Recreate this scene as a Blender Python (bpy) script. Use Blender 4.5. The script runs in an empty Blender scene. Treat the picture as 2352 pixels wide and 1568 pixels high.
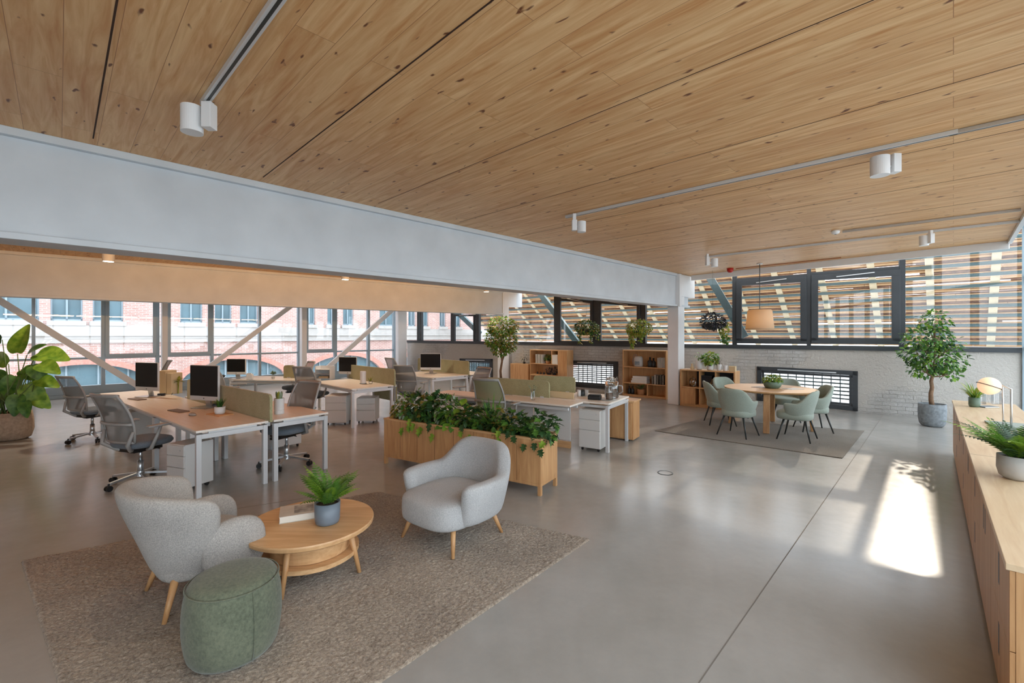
import bpy, math, random
from math import sin, cos, pi, radians as R, atan2, hypot
from mathutils import Vector as V, Matrix, Euler

S = bpy.context.scene
COL = S.collection
random.seed(7)

# ------------------------------------------------------------------ camera, sky, sun, exposure
FP, CXP, CYP, EYE = 1027.0, 1176.0, 768.0, 1.76      # focal length (px), vanishing centre, eye height
cam = bpy.data.cameras.new('camera'); co = bpy.data.objects.new('camera', cam); COL.objects.link(co)
cam.sensor_fit = 'HORIZONTAL'; cam.sensor_width = 36; cam.lens = FP / 2352 * 36
cam.shift_x = 0; cam.shift_y = (CYP - 784) / 2352
cam.clip_start = 0.05; cam.clip_end = 300
co.location = (0, 0, EYE); co.rotation_euler = (pi / 2, 0, 0)
S.camera = co
w = bpy.data.worlds.new('sky'); S.world = w; w.use_nodes = True
bg = w.node_tree.nodes['Background']; bg.inputs[0].default_value = (0.83, 0.92, 1.0, 1); bg.inputs[1].default_value = 2.3
A2 = V((0.7026, 0.7116)); B2 = V((-0.7116, 0.7026))   # the building's two directions on the floor
sun = bpy.data.lights.new('sun', 'SUN'); so = bpy.data.objects.new('sun', sun); COL.objects.link(so)
sun.energy = .85; sun.angle = R(0.6); sun.color = (1.0, 0.86, 0.68)
sd = V((-0.68, -0.73, -0.46)).normalized()
so.rotation_euler = sd.to_track_quat('-Z', 'Y').to_euler()
so.location = (10, 12, 9)
S.view_settings.view_transform = 'Standard'; S.view_settings.look = 'None'
S.view_settings.exposure = 1.0; S.view_settings.gamma = 1; S.view_settings.use_curve_mapping = False
S.cycles.use_denoising = True; S.cycles.use_adaptive_sampling = True; S.cycles.adaptive_threshold = .018
S.cycles.max_bounces = 8; S.cycles.diffuse_bounces = 4; S.cycles.glossy_bounces = 3; S.cycles.transparent_max_bounces = 12
S.cycles.sample_clamp_indirect = 6; S.cycles.caustics_reflective = False; S.cycles.caustics_refractive = False

CZ = 3.28      # ceiling height

def fz(px, py, z=0.0):
    Y = FP * (EYE - z) / (py - CYP)
    return V(((px - CXP) / FP * Y, Y, z))
def ab(a, b, z=0.0):
    p = A2 * a + B2 * b
    return V((p.x, p.y, z))
def at_depth(px, py, Y):
    return V(((px - CXP) / FP * Y, Y, EYE - (py - CYP) * Y / FP))

# ------------------------------------------------------------------ materials
def lin(c):
    return tuple(((x / 255) / 12.92 if x / 255 <= 0.04045 else ((x / 255 + 0.055) / 1.055) ** 2.4) for x in c)
MATS = {}
def newmat(name):
    m = bpy.data.materials.new(name); m.use_nodes = True; MATS[name] = m
    nt = m.node_tree; b = nt.nodes['Principled BSDF']
    return m, nt, b
def N(nt, t, **k):
    n = nt.nodes.new(t)
    for a, v in k.items():
        if a in n.inputs: n.inputs[a].default_value = v
        else: setattr(n, a, v)
    return n
def simple(name, rgb, rough=0.5, metal=0.0, var=0.0, scale=8.0, bump=0.0, bscale=60.0, spec=0.5, stretch=None, sheen=0.0, trans=0.0, rgb2=None, coord='Object'):
    m, nt, b = newmat(name); c = lin(rgb)
    b.inputs['Base Color'].default_value = (*c, 1); b.inputs['Roughness'].default_value = rough
    b.inputs['Metallic'].default_value = metal; b.inputs['Specular IOR Level'].default_value = spec
    if sheen: b.inputs['Sheen Weight'].default_value = sheen
    if trans:
        b.inputs['Subsurface Weight'].default_value = 0
    if var or bump or rgb2:
        tc = N(nt, 'ShaderNodeTexCoord'); mp = N(nt, 'ShaderNodeMapping')
        nt.links.new(tc.outputs[coord], mp.inputs[0])
        if stretch: mp.inputs['Scale'].default_value = stretch
    if var or rgb2:
        nz = N(nt, 'ShaderNodeTexNoise', Scale=scale, Detail=5.0); nt.links.new(mp.outputs[0], nz.inputs['Vector'])
        cr = N(nt, 'ShaderNodeValToRGB')
        cr.color_ramp.elements[0].position = 0.3; cr.color_ramp.elements[1].position = 0.7
        c2 = lin(rgb2) if rgb2 else tuple(min(1, x * (1 + var)) for x in c)
        c1 = c if rgb2 else tuple(x * (1 - var) for x in c)
        cr.color_ramp.elements[0].color = (*c1, 1); cr.color_ramp.elements[1].color = (*c2, 1)
        nt.links.new(nz.outputs[0], cr.inputs[0]); nt.links.new(cr.outputs[0], b.inputs['Base Color'])
    if bump:
        n2 = N(nt, 'ShaderNodeTexNoise', Scale=bscale, Detail=4.0); nt.links.new(mp.outputs[0], n2.inputs['Vector'])
        bp = N(nt, 'ShaderNodeBump', Strength=bump, Distance=0.01); nt.links.new(n2.outputs[0], bp.inputs['Height'])
        nt.links.new(bp.outputs[0], b.inputs['Normal'])
    return m
def emit(name, rgb, st):
    m, nt, b = newmat(name); c = lin(rgb)
    b.inputs['Base Color'].default_value = (*c, 1); b.inputs['Emission Color'].default_value = (*c, 1); b.inputs['Emission Strength'].default_value = st
    return m
def glassy(name, tint=(1, 1, 1), refl=0.07, rough=0.0):
    m = bpy.data.materials.new(name); m.use_nodes = True; MATS[name] = m; nt = m.node_tree
    nt.nodes.remove(nt.nodes['Principled BSDF']); o = nt.nodes['Material Output']
    t = N(nt, 'ShaderNodeBsdfTransparent'); t.inputs[0].default_value = (*tint, 1)
    g = N(nt, 'ShaderNodeBsdfGlossy'); g.inputs['Roughness'].default_value = rough
    lw = N(nt, 'ShaderNodeLayerWeight', Blend=0.35); mr = N(nt, 'ShaderNodeMapRange')
    mr.inputs['To Min'].default_value = refl; mr.inputs['To Max'].default_value = 0.8
    nt.links.new(lw.outputs['Fresnel'], mr.inputs['Value']); mx = N(nt, 'ShaderNodeMixShader')
    nt.links.new(mr.outputs[0], mx.inputs[0]); nt.links.new(t.outputs[0], mx.inputs[1]); nt.links.new(g.outputs[0], mx.inputs[2])
    nt.links.new(mx.outputs[0], o.inputs[0]); return m
def meshcloth(name, rgb, alpha):
    m = bpy.data.materials.new(name); m.use_nodes = True; MATS[name] = m; nt = m.node_tree
    b = nt.nodes['Principled BSDF']; b.inputs['Base Color'].default_value = (*lin(rgb), 1); b.inputs['Roughness'].default_value = .7
    t = N(nt, 'ShaderNodeBsdfTransparent'); mx = N(nt, 'ShaderNodeMixShader', Fac=alpha)
    o = nt.nodes['Material Output']; nt.links.new(t.outputs[0], mx.inputs[1]); nt.links.new(b.outputs[0], mx.inputs[2]); nt.links.new(mx.outputs[0], o.inputs[0])
    return m
def wood(name, c1, c2, axis='X', rough=0.45, scale=1.0, plank=None):
    m, nt, b = newmat(name); tc = N(nt, 'ShaderNodeTexCoord'); mp = N(nt, 'ShaderNodeMapping')
    nt.links.new(tc.outputs['Object'], mp.inputs[0])
    s = {'X': (1.2, 14, 14), 'Y': (14, 1.2, 14), 'Z': (14, 14, 1.2)}[axis]; mp.inputs['Scale'].default_value = tuple(x * scale for x in s)
    nz = N(nt, 'ShaderNodeTexNoise', Scale=1.6, Detail=7.0, Roughness=.62, Distortion=.6); nt.links.new(mp.outputs[0], nz.inputs['Vector'])
    cr = N(nt, 'ShaderNodeValToRGB'); e = cr.color_ramp.elements
    e[0].position = .32; e[1].position = .68; e[0].color = (*lin(c1), 1); e[1].color = (*lin(c2), 1)
    nt.links.new(nz.outputs[0], cr.inputs[0]); nt.links.new(cr.outputs[0], b.inputs['Base Color'])
    b.inputs['Roughness'].default_value = rough
    bp = N(nt, 'ShaderNodeBump', Strength=.12, Distance=.004); nt.links.new(nz.outputs[0], bp.inputs['Height']); nt.links.new(bp.outputs[0], b.inputs['Normal'])
    return m

def ceiling_mat():
    m, nt, b = newmat('ceiling_timber'); L = nt.links.new
    tc = N(nt, 'ShaderNodeTexCoord'); rot = N(nt, 'ShaderNodeMapping'); rot.vector_type = 'POINT'
    rot.inputs['Rotation'].default_value = (0, 0, -atan2(B2.y, B2.x)); L(tc.outputs['Object'], rot.inputs[0])   # X' runs along the planks
    br = N(nt, 'ShaderNodeTexBrick', Scale=1.0); br.offset = .37; br.offset_frequency = 2
    br.inputs['Brick Width'].default_value = 2.3; br.inputs['Row Height'].default_value = .2; br.inputs['Mortar Size'].default_value = .0016
    br.inputs['Mortar Smooth'].default_value = .3; br.inputs['Bias'].default_value = 0
    br.inputs['Color1'].default_value = (0, 0, 0, 1); br.inputs['Color2'].default_value = (1, 1, 1, 1); br.inputs['Mortar'].default_value = (.5, .5, .5, 1)
    off = N(nt, 'ShaderNodeMapping'); off.inputs['Location'].default_value = (0, .015, 0); L(rot.outputs[0], off.inputs[0]); L(off.outputs[0], br.inputs['Vector'])
    # jitter the grain per plank
    sc = N(nt, 'ShaderNodeMapping'); sc.inputs['Scale'].default_value = (1.1, 13, 1); L(rot.outputs[0], sc.inputs[0])
    ad = N(nt, 'ShaderNodeVectorMath', operation='MULTIPLY_ADD'); L(br.outputs['Color'], ad.inputs[0]); ad.inputs[1].default_value = (9, 3, 5); L(sc.outputs[0], ad.inputs[2])
    nz = N(nt, 'ShaderNodeTexNoise', Scale=1.3, Detail=8.0, Roughness=.6, Distortion=1.2); L(ad.outputs[0], nz.inputs['Vector'])
    cr = N(nt, 'ShaderNodeValToRGB'); e = cr.color_ramp.elements
    e[0].position = .28; e[1].position = .72; e[0].color = (*lin((202, 142, 84)), 1); e[1].color = (*lin((240, 202, 150)), 1)
    L(nz.outputs[0], cr.inputs[0])
    pm = N(nt, 'ShaderNodeMix', data_type='RGBA', blend_type='MULTIPLY'); pm.inputs[0].default_value = .28
    pr = N(nt, 'ShaderNodeValToRGB'); pr.color_ramp.elements[0].color = (.72, .66, .6, 1); pr.color_ramp.elements[1].color = (1, 1, 1, 1)
    L(br.outputs['Color'], pr.inputs[0]); L(cr.outputs[0], pm.inputs[6]); L(pr.outputs[0], pm.inputs[7])
    # knots
    ks = N(nt, 'ShaderNodeMapping'); ks.inputs['Scale'].default_value = (2.2, 6.2, 1); L(rot.outputs[0], ks.inputs[0])
    kd = N(nt, 'ShaderNodeTexNoise', Scale=3.0, Detail=2.0); L(ks.outputs[0], kd.inputs['Vector'])
    kv = N(nt, 'ShaderNodeVectorMath', operation='MULTIPLY_ADD'); L(kd.outputs['Color'], kv.inputs[0]); kv.inputs[1].default_value = (.5, .5, 0); L(ks.outputs[0], kv.inputs[2])
    vo = N(nt, 'ShaderNodeTexVoronoi', Scale=1.0); vo.voronoi_dimensions = '2D'; L(kv.outputs[0], vo.inputs['Vector'])
    thr = N(nt, 'ShaderNodeMath', operation='MULTIPLY'); L(vo.outputs['Color'], thr.inputs[0]); thr.inputs[1].default_value = .085
    kr = N(nt, 'ShaderNodeMath', operation='SUBTRACT'); L(thr.outputs[0], kr.inputs[0]); L(vo.outputs['Distance'], kr.inputs[1])
    kk = N(nt, 'ShaderNodeMapRange'); kk.inputs['From Min'].default_value = -.02; kk.inputs['From Max'].default_value = .025; L(kr.outputs[0], kk.inputs['Value'])
    km = N(nt, 'ShaderNodeMix', data_type='RGBA'); km.inputs[7].default_value = (*lin((112, 64, 34)), 1); L(kk.outputs[0], km.inputs[0]); L(pm.outputs[2], km.inputs[6])
    mm = N(nt, 'ShaderNodeMix', data_type='RGBA'); mm.inputs[7].default_value = (*lin((158, 108, 66)), 1); L(br.outputs['Fac'], mm.inputs[0]); L(km.outputs[2], mm.inputs[6])
    L(mm.outputs[2], b.inputs['Base Color']); b.inputs['Roughness'].default_value = .5
    return m

def floor_mat():
    m, nt, b = newmat('polished_concrete'); L = nt.links.new
    tc = N(nt, 'ShaderNodeTexCoord'); n1 = N(nt, 'ShaderNodeTexNoise', Scale=.9, Detail=6.0, Roughness=.62); n2 = N(nt, 'ShaderNodeTexNoise', Scale=7.0, Detail=6.0, Roughness=.7)
    L(tc.outputs['Object'], n1.inputs[0]); L(tc.outputs['Object'], n2.inputs[0])
    mx = N(nt, 'ShaderNodeMix', data_type='FLOAT'); mx.inputs[0].default_value = .22; L(n1.outputs[0], mx.inputs[2]); L(n2.outputs[0], mx.inputs[3])
    cr = N(nt, 'ShaderNodeValToRGB'); e = cr.color_ramp.elements; e[0].position = .3; e[1].position = .72
    e[0].color = (*lin((148, 146, 141)), 1); e[1].color = (*lin((176, 173, 168)), 1); L(mx.outputs[0], cr.inputs[0]); L(cr.outputs[0], b.inputs['Base Color'])
    rr = N(nt, 'ShaderNodeMapRange'); rr.inputs['To Min'].default_value = .17; rr.inputs['To Max'].default_value = .262; L(n2.outputs[0], rr.inputs['Value']); L(rr.outputs[0], b.inputs['Roughness'])
    bp = N(nt, 'ShaderNodeBump', Strength=.02, Distance=.01); L(n1.outputs[0], bp.inputs['Height']); L(bp.outputs[0], b.inputs['Normal'])
    b.inputs['Specular IOR Level'].default_value = .6
    return m

def brickmat(name, c1, c2, mort, bw, rh, ms, bump, plaster=None, rough=.85):
    m, nt, b = newmat(name); L = nt.links.new
    tc = N(nt, 'ShaderNodeTexCoord'); mp = N(nt, 'ShaderNodeMapping'); mp.inputs['Rotation'].default_value = (pi / 2, 0, 0)
    L(tc.outputs['Object'], mp.inputs[0])
    nd = N(nt, 'ShaderNodeTexNoise', Scale=9.0, Detail=4.0); L(tc.outputs['Object'], nd.inputs[0])
    dv = N(nt, 'ShaderNodeVectorMath', operation='MULTIPLY_ADD'); L(nd.outputs['Color'], dv.inputs[0]); dv.inputs[1].default_value = (.035, .035, 0); L(mp.outputs[0], dv.inputs[2])
    br = N(nt, 'ShaderNodeTexBrick', Scale=1.0); L(dv.outputs[0], br.inputs['Vector'])
    br.inputs['Brick Width'].default_value = bw; br.inputs['Row Height'].default_value = rh; br.inputs['Mortar Size'].default_value = ms
    br.inputs['Mortar Smooth'].default_value = .4
    br.inputs['Color1'].default_value = (*lin(c1), 1); br.inputs['Color2'].default_value = (*lin(c2), 1); br.inputs['Mortar'].default_value = (*lin(mort), 1)
    n2 = N(nt, 'ShaderNodeTexNoise', Scale=1.3, Detail=7.0, Roughness=.65); L(tc.outputs['Object'], n2.inputs[0])
    mm = N(nt, 'ShaderNodeMix', data_type='RGBA', blend_type='MULTIPLY'); mm.inputs[0].default_value = .8
    cr = N(nt, 'ShaderNodeValToRGB'); e = cr.color_ramp.elements; e[0].position = .3; e[1].position = .65; e[0].color = (.66, .64, .62, 1); e[1].color = (1, 1, 1, 1)
    L(n2.outputs[0], cr.inputs[0]); L(br.outputs['Color'], mm.inputs[6]); L(cr.outputs[0], mm.inputs[7])
    n3 = N(nt, 'ShaderNodeTexNoise', Scale=15.0, Detail=8.0, Roughness=.7); L(tc.outputs['Object'], n3.inputs[0])
    h = N(nt, 'ShaderNodeMath', operation='MULTIPLY_ADD'); L(br.outputs['Fac'], h.inputs[0]); h.inputs[1].default_value = -1.5; L(n3.outputs[0], h.inputs[2])
    src = mm.outputs[2]
    if plaster:      # rendered patches that cover the courses
        pn = N(nt, 'ShaderNodeTexNoise', Scale=.55, Detail=3.0); L(tc.outputs['Object'], pn.inputs[0])
        pr = N(nt, 'ShaderNodeMapRange'); pr.inputs['From Min'].default_value = plaster[0]; pr.inputs['From Max'].default_value = plaster[0] + .06; L(pn.outputs[0], pr.inputs['Value'])
        pc = N(nt, 'ShaderNodeMix', data_type='RGBA'); pc.inputs[7].default_value = (*lin(plaster[1]), 1); L(pr.outputs[0], pc.inputs[0]); L(src, pc.inputs[6]); src = pc.outputs[2]
        hm = N(nt, 'ShaderNodeMix', data_type='FLOAT'); L(pr.outputs[0], hm.inputs[0]); L(h.outputs[0], hm.inputs[2]); L(n3.outputs[0], hm.inputs[3]); hout = hm.outputs[0]
    else: hout = h.outputs[0]
    L(src, b.inputs['Base Color']); bp = N(nt, 'ShaderNodeBump', Strength=bump, Distance=.045); L(hout, bp.inputs['Height']); L(bp.outputs[0], b.inputs['Normal'])
    b.inputs['Roughness'].default_value = rough; b.inputs['Specular IOR Level'].default_value = .25
    return m

def fabric(name, c1, c2, scale=90, bump=.5, big=2.0, dist=.006):
    m, nt, b = newmat(name); L = nt.links.new; tc = N(nt, 'ShaderNodeTexCoord')
    n1 = N(nt, 'ShaderNodeTexNoise', Scale=scale, Detail=4.0, Roughness=.75); n2 = N(nt, 'ShaderNodeTexNoise', Scale=big, Detail=3.0)
    L(tc.outputs['Object'], n1.inputs[0]); L(tc.outputs['Object'], n2.inputs[0])
    mx = N(nt, 'ShaderNodeMix', data_type='FLOAT'); mx.inputs[0].default_value = .3; L(n1.outputs[0], mx.inputs[2]); L(n2.outputs[0], mx.inputs[3])
    cr = N(nt, 'ShaderNodeValToRGB'); e = cr.color_ramp.elements; e[0].position = .38; e[1].position = .62; e[0].color = (*lin(c1), 1); e[1].color = (*lin(c2), 1)
    L(mx.outputs[0], cr.inputs[0]); L(cr.outputs[0], b.inputs['Base Color']); b.inputs['Roughness'].default_value = .95; b.inputs['Specular IOR Level'].default_value = .15
    b.inputs['Sheen Weight'].default_value = .25
    bp = N(nt, 'ShaderNodeBump', Strength=bump, Distance=dist); L(n1.outputs[0], bp.inputs['Height']); L(bp.outputs[0], b.inputs['Normal']); return m

def leafmat(name, c1, c2, rough=.45, vein=None):
    m, nt, b = newmat(name); L = nt.links.new; tc = N(nt, 'ShaderNodeTexCoord'); n1 = N(nt, 'ShaderNodeTexNoise', Scale=11.0, Detail=3.0); L(tc.outputs['Object'], n1.inputs[0])
    cr = N(nt, 'ShaderNodeValToRGB'); e = cr.color_ramp.elements; e[0].position = .35; e[1].position = .65; e[0].color = (*lin(c1), 1); e[1].color = (*lin(c2), 1)
    L(n1.outputs[0], cr.inputs[0]); L(cr.outputs[0], b.inputs['Base Color']); b.inputs['Roughness'].default_value = rough
    t = N(nt, 'ShaderNodeBsdfTranslucent'); L(cr.outputs[0], t.inputs[0]); mx = N(nt, 'ShaderNodeMixShader', Fac=.25); o = nt.nodes['Material Output']
    L(b.outputs[0], mx.inputs[1]); L(t.outputs[0], mx.inputs[2]); L(mx.outputs[0], o.inputs[0]); return m

M_CEIL = ceiling_mat(); M_FLOOR = floor_mat()
M_BRICK = brickmat('whitewashed_brick', (206, 204, 200), (216, 214, 211), (198, 195, 190), .26, .085, .006, 1.0, plaster=(.46, (206, 200, 192)))
M_RED = brickmat('red_brick', (196, 152, 143), (210, 170, 160), (222, 206, 200), .24, .076, .012, .2)
M_WHITE = simple('white_paint', (232, 233, 234), .45, var=.03, scale=3)
M_BEAM = simple('beam_paint', (210, 216, 221), .55, var=.07, scale=2.2)
M_STONE = simple('pale_stone', (184, 180, 176), .8, var=.06, scale=4)
M_BLUEFR = simple('grey_blue_aluminium', (150, 168, 178), .4, metal=.1)
M_BLACKFR = simple('anthracite_frame', (50, 54, 58), .42, var=.1, scale=6)
M_GLASS = glassy('window_glass', (.97, .985, 1), .05)
M_CLEAR = glassy('clear_glass', (.97, .98, .98), .1)
M_OAK = wood('oak', (196, 148, 100), (222, 180, 132), 'X')
M_OAKZ = wood('oak_upright', (186, 136, 88), (212, 166, 116), 'Z')
M_OAKY = wood('oak_lengthwise', (200, 158, 112), (224, 186, 142), 'Y')
M_DESK = wood('birch_desktop', (236, 226, 212), (244, 237, 226), 'X', .35)
M_DWOOD = simple('walnut_grey', (122, 98, 80), .5, var=.15)
M_ALU = simple('brushed_aluminium', (200, 203, 205), .3, metal=.85)
M_SILVER = simple('silver_plastic', (206, 206, 204), .4)
M_LGREY = simple('light_grey_steel', (212, 210, 206), .4)
M_LEGWH = simple('pale_grey_leg', (214, 216, 217), .35, metal=.2)
M_BLACK = simple('black_plastic', (24, 24, 26), .4)
M_SCREEN = simple('dark_screen', (10, 10, 12), .3)
M_DARKST = simple('dark_steel', (62, 66, 66), .4, metal=.4)
M_MESH = meshcloth('chair_mesh', (128, 126, 122), .82)
M_MESHD = meshcloth('chair_mesh_dark', (92, 94, 98), .85)
M_MESHG = meshcloth('chair_mesh_olive', (142, 144, 112), .9)
M_CFRAME = simple('grey_chair_frame', (160, 158, 154), .4)
M_SEAT = fabric('blue_grey_seat', (96, 104, 112), (116, 124, 132), 120, .3)
M_FELT = fabric('olive_felt', (146, 142, 104), (178, 172, 134), 60, .3, 4)
M_FELTT = fabric('green_felt_edge', (120, 146, 112), (140, 164, 130), 60, .2)
M_BOUCLE = fabric('grey_boucle', (158, 152, 146), (208, 202, 194), 130, 1.0, 2.0, .008)
M_WOOL = fabric('grey_wool', (160, 160, 160), (198, 197, 195), 130, .6)
M_SAGE = fabric('sage_fabric', (142, 154, 142), (166, 176, 164), 110, .35)
M_VELVET = fabric('green_velvet', (86, 92, 76), (114, 118, 98), 50, .25, 5)
M_RUG = fabric('taupe_rug', (122, 108, 94), (192, 176, 157), 60, 1.0, 1.2, .01)
M_RUG2 = fabric('grey_brown_rug', (98, 90, 80), (146, 136, 122), 80, 1.0, 1.5, .012)
M_PLY = simple('orange_oak', (214, 164, 112), .5, var=.08)
M_POTBEI = simple('beige_stone_pot', (172, 150, 128), .85, var=.18, scale=30, bump=.3)
M_POTGRY = simple('speckled_grey_pot', (128, 134, 138), .85, var=.25, scale=22, bump=.3)
M_POTBLU = simple('slate_ceramic', (110, 120, 130), .4, var=.05)
M_POTWHT = simple('white_ceramic', (222, 222, 220), .3, var=.03)
M_POTGRN = simple('green_ceramic', (98, 118, 100), .5, var=.06)
M_POTPAL = simple('pale_concrete_pot', (190, 188, 184), .8, var=.06, bump=.1)
M_SOIL = simple('soil', (58, 44, 34), .95, var=.3, scale=50, bump=.8)
M_BARK = simple('bark', (126, 98, 74), .85, var=.25, scale=24, bump=.5)
M_STEM = simple('green_stem', (92, 116, 62), .5)
M_LEAF = leafmat('leaf_green', (58, 102, 38), (108, 154, 62))
M_LEAFD = leafmat('leaf_dark', (34, 66, 36), (62, 100, 52))
M_LEAFY = leafmat('leaf_yellow_green', (136, 146, 48), (184, 184, 78))
M_LEAFB = leafmat('leaf_bright', (96, 142, 40), (150, 184, 64))
M_LEAFS = leafmat('leaf_silver', (108, 132, 104), (160, 176, 148))
M_LEAFO = leafmat('leaf_autumn', (120, 118, 50), (168, 144, 70))
M_LEAFK = leafmat('leaf_charcoal', (52, 52, 56), (92, 92, 98))
M_PINE = simple('pine_batten', (222, 178, 132), .7, var=.12, scale=3)
M_PINEL = simple('pale_rafter', (226, 206, 172), .7, var=.08)
M_TILE = simple('brown_roof_tile', (140, 104, 82), .9, var=.35, scale=9)
M_GSTEEL = simple('green_grey_steel', (74, 96, 98), .55)
M_TEAL = simple('teal_window_glass', (104, 130, 140), .2, var=.2, scale=.8)
M_GROUND = simple('outdoor_paving', (196, 196, 194), .8, var=.05)
M_BOOKW = simple('white_cover', (226, 222, 214), .6)
M_PAPER = simple('paper_edge', (232, 226, 214), .8, var=.05, scale=60, stretch=(1, 1, 20))
M_RED2 = simple('alarm_red', (188, 38, 26), .35)
M_SHADE = None
M_TERR = simple('terracotta_box', (178, 128, 88), .8, var=.12)
M_KRAFT = simple('kraft_card', (210, 186, 146), .8)
M_NAVY = simple('navy_card', (30, 36, 46), .5)
M_FROST = emit('frosted_daylight', (236, 244, 246), 0.0)
M_LAMPON = emit('lamp_disc', (255, 244, 224), 6)

def spec_mats():
    global M_SHADE, M_GLOBE, M_ALCOVE, M_BLUEGL
    m, nt, b = newmat('linen_shade'); b.inputs['Base Color'].default_value = (*lin((216, 196, 168)), 1); b.inputs['Roughness'].default_value = .9
    t = N(nt, 'ShaderNodeBsdfTranslucent'); t.inputs[0].default_value = (*lin((235, 196, 140)), 1); mx = N(nt, 'ShaderNodeMixShader', Fac=.35)
    o = nt.nodes['Material Output']; nt.links.new(b.outputs[0], mx.inputs[1]); nt.links.new(t.outputs[0], mx.inputs[2]); nt.links.new(mx.outputs[0], o.inputs[0]); M_SHADE = m
    M_GLOBE = emit('opal_globe', (255, 214, 176), .32)
spec_mats()

# ------------------------------------------------------------------ mesh helper
class MB:
    def __init__(s): s.v = []; s.f = []; s.mi = []
    def add(s, vs, fs, mi=0):
        o = len(s.v); s.v += [tuple(x) for x in vs]; s.f += [tuple(i + o for i in f) for f in fs]; s.mi += [mi] * len(fs); return s
    def box(s, x0, x1, y0, y1, z0, z1, mi=0, M=None):
        vs = [V(p) for p in ((x0, y0, z0), (x1, y0, z0), (x1, y1, z0), (x0, y1, z0), (x0, y0, z1), (x1, y0, z1), (x1, y1, z1), (x0, y1, z1))]
        if M: vs = [M @ p for p in vs]
        return s.add(vs, [(0, 3, 2, 1), (4, 5, 6, 7), (0, 1, 5, 4), (1, 2, 6, 5), (2, 3, 7, 6), (3, 0, 4, 7)], mi)
    def bar(s, p0, p1, wd, ht, up=(0, 0, 1), mi=0):      # rectangular bar between two points
        p0 = V(p0); p1 = V(p1); d = (p1 - p0).normalized(); u = V(up)
        if abs(d.dot(u)) > .98: u = V((0, 1, 0))
        r = d.cross(u).normalized() * wd / 2; u = r.cross(d).normalized() * ht / 2
        vs = [p + a * r + b * u for p in (p0, p1) for a, b in ((-1, -1), (1, -1), (1, 1), (-1, 1))]
        return s.add(vs, [(3, 2, 1, 0), (4, 5, 6, 7), (0, 1, 5, 4), (1, 2, 6, 5), (2, 3, 7, 6), (3, 0, 4, 7)], mi)
    def cyl(s, p0, p1, r0, r1=None, n=16, mi=0, caps=True):
        r1 = r0 if r1 is None else r1; p0 = V(p0); p1 = V(p1); d = (p1 - p0).normalized()
        a = d.orthogonal().normalized(); b = d.cross(a)
        vs = [p + (a * cos(2 * pi * i / n) + b * sin(2 * pi * i / n)) * r for p, r in ((p0, r0), (p1, r1)) for i in range(n)]
        fs = [(i, (i + 1) % n, n + (i + 1) % n, n + i) for i in range(n)]
        if caps: fs += [tuple(range(n - 1, -1, -1)), tuple(range(n, 2 * n))]
        return s.add(vs, fs, mi)
    def tube(s, pts, r, n=8, mi=0):
        pts = [V(p) for p in pts]; rs = r if isinstance(r, (list, tuple)) else [r] * len(pts); vs = []; a = None
        for i, p in enumerate(pts):
            d = (pts[min(i + 1, len(pts) - 1)] - pts[max(i - 1, 0)]).normalized()
            a = d.orthogonal().normalized() if a is None else (a - d * a.dot(d)).normalized()
            b = d.cross(a); vs += [p + (a * cos(2 * pi * k / n) + b * sin(2 * pi * k / n)) * rs[i] for k in range(n)]
        fs = [(i * n + k, i * n + (k + 1) % n, (i + 1) * n + (k + 1) % n, (i + 1) * n + k) for i in range(len(pts) - 1) for k in range(n)]
        fs += [tuple(range(n - 1, -1, -1)), tuple(range((len(pts) - 1) * n, len(pts) * n))]
        return s.add(vs, fs, mi)
    def lathe(s, prof, n=32, c=(0, 0, 0), sx=1, sy=1, mi=0, p=2.0):
        vs = []
        for r, z in prof:
            for i in range(n):
                t = 2 * pi * i / n; cx, sy_ = cos(t), sin(t)
                if p != 2.0:
                    k = (abs(cx) ** p + abs(sy_) ** p) ** (-1 / p); cx *= k; sy_ *= k
                vs.append((c[0] + r * cx * sx, c[1] + r * sy_ * sy, c[2] + z))
        fs = [(j * n + i, j * n + (i + 1) % n, (j + 1) * n + (i + 1) % n, (j + 1) * n + i) for j in range(len(prof) - 1) for i in range(n)]
        if prof[0][0] > 1e-5: fs.append(tuple(range(n - 1, -1, -1)))
        if prof[-1][0] > 1e-5: fs.append(tuple(range((len(prof) - 1) * n, len(prof) * n)))
        return s.add(vs, fs, mi)
    def prism(s, poly, z0, z1, mi=0):
        n = len(poly); vs = [(x, y, z0) for x, y in poly] + [(x, y, z1) for x, y in poly]
        return s.add(vs, [tuple(range(n - 1, -1, -1)), tuple(range(n, 2 * n))] + [(i, (i + 1) % n, n + (i + 1) % n, n + i) for i in range(n)], mi)
    def build(s, name, mat, parent=None, bevel=0, smooth=False, sub=0, loc=None, rot=None, seg=2):
        me = bpy.data.meshes.new(name); me.from_pydata(s.v, [], s.f)
        mats = mat if isinstance(mat, (list, tuple)) else [mat]
        for m in mats: me.materials.append(m)
        if len(mats) > 1: me.polygons.foreach_set('material_index', s.mi)
        if smooth: me.shade_smooth()
        me.update(); o = bpy.data.objects.new(name, me); COL.objects.link(o)
        if parent: o.parent = parent
        if loc is not None: o.location = loc
        if rot is not None: o.rotation_euler = (0, 0, rot)
        if bevel:
            b = o.modifiers.new('bevel', 'BEVEL'); b.width = bevel; b.segments = seg; b.limit_method = 'ANGLE'; b.angle_limit = R(40)
        if sub:
            q = o.modifiers.new('smooth', 'SUBSURF'); q.levels = sub; q.render_levels = sub
        return o

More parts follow.
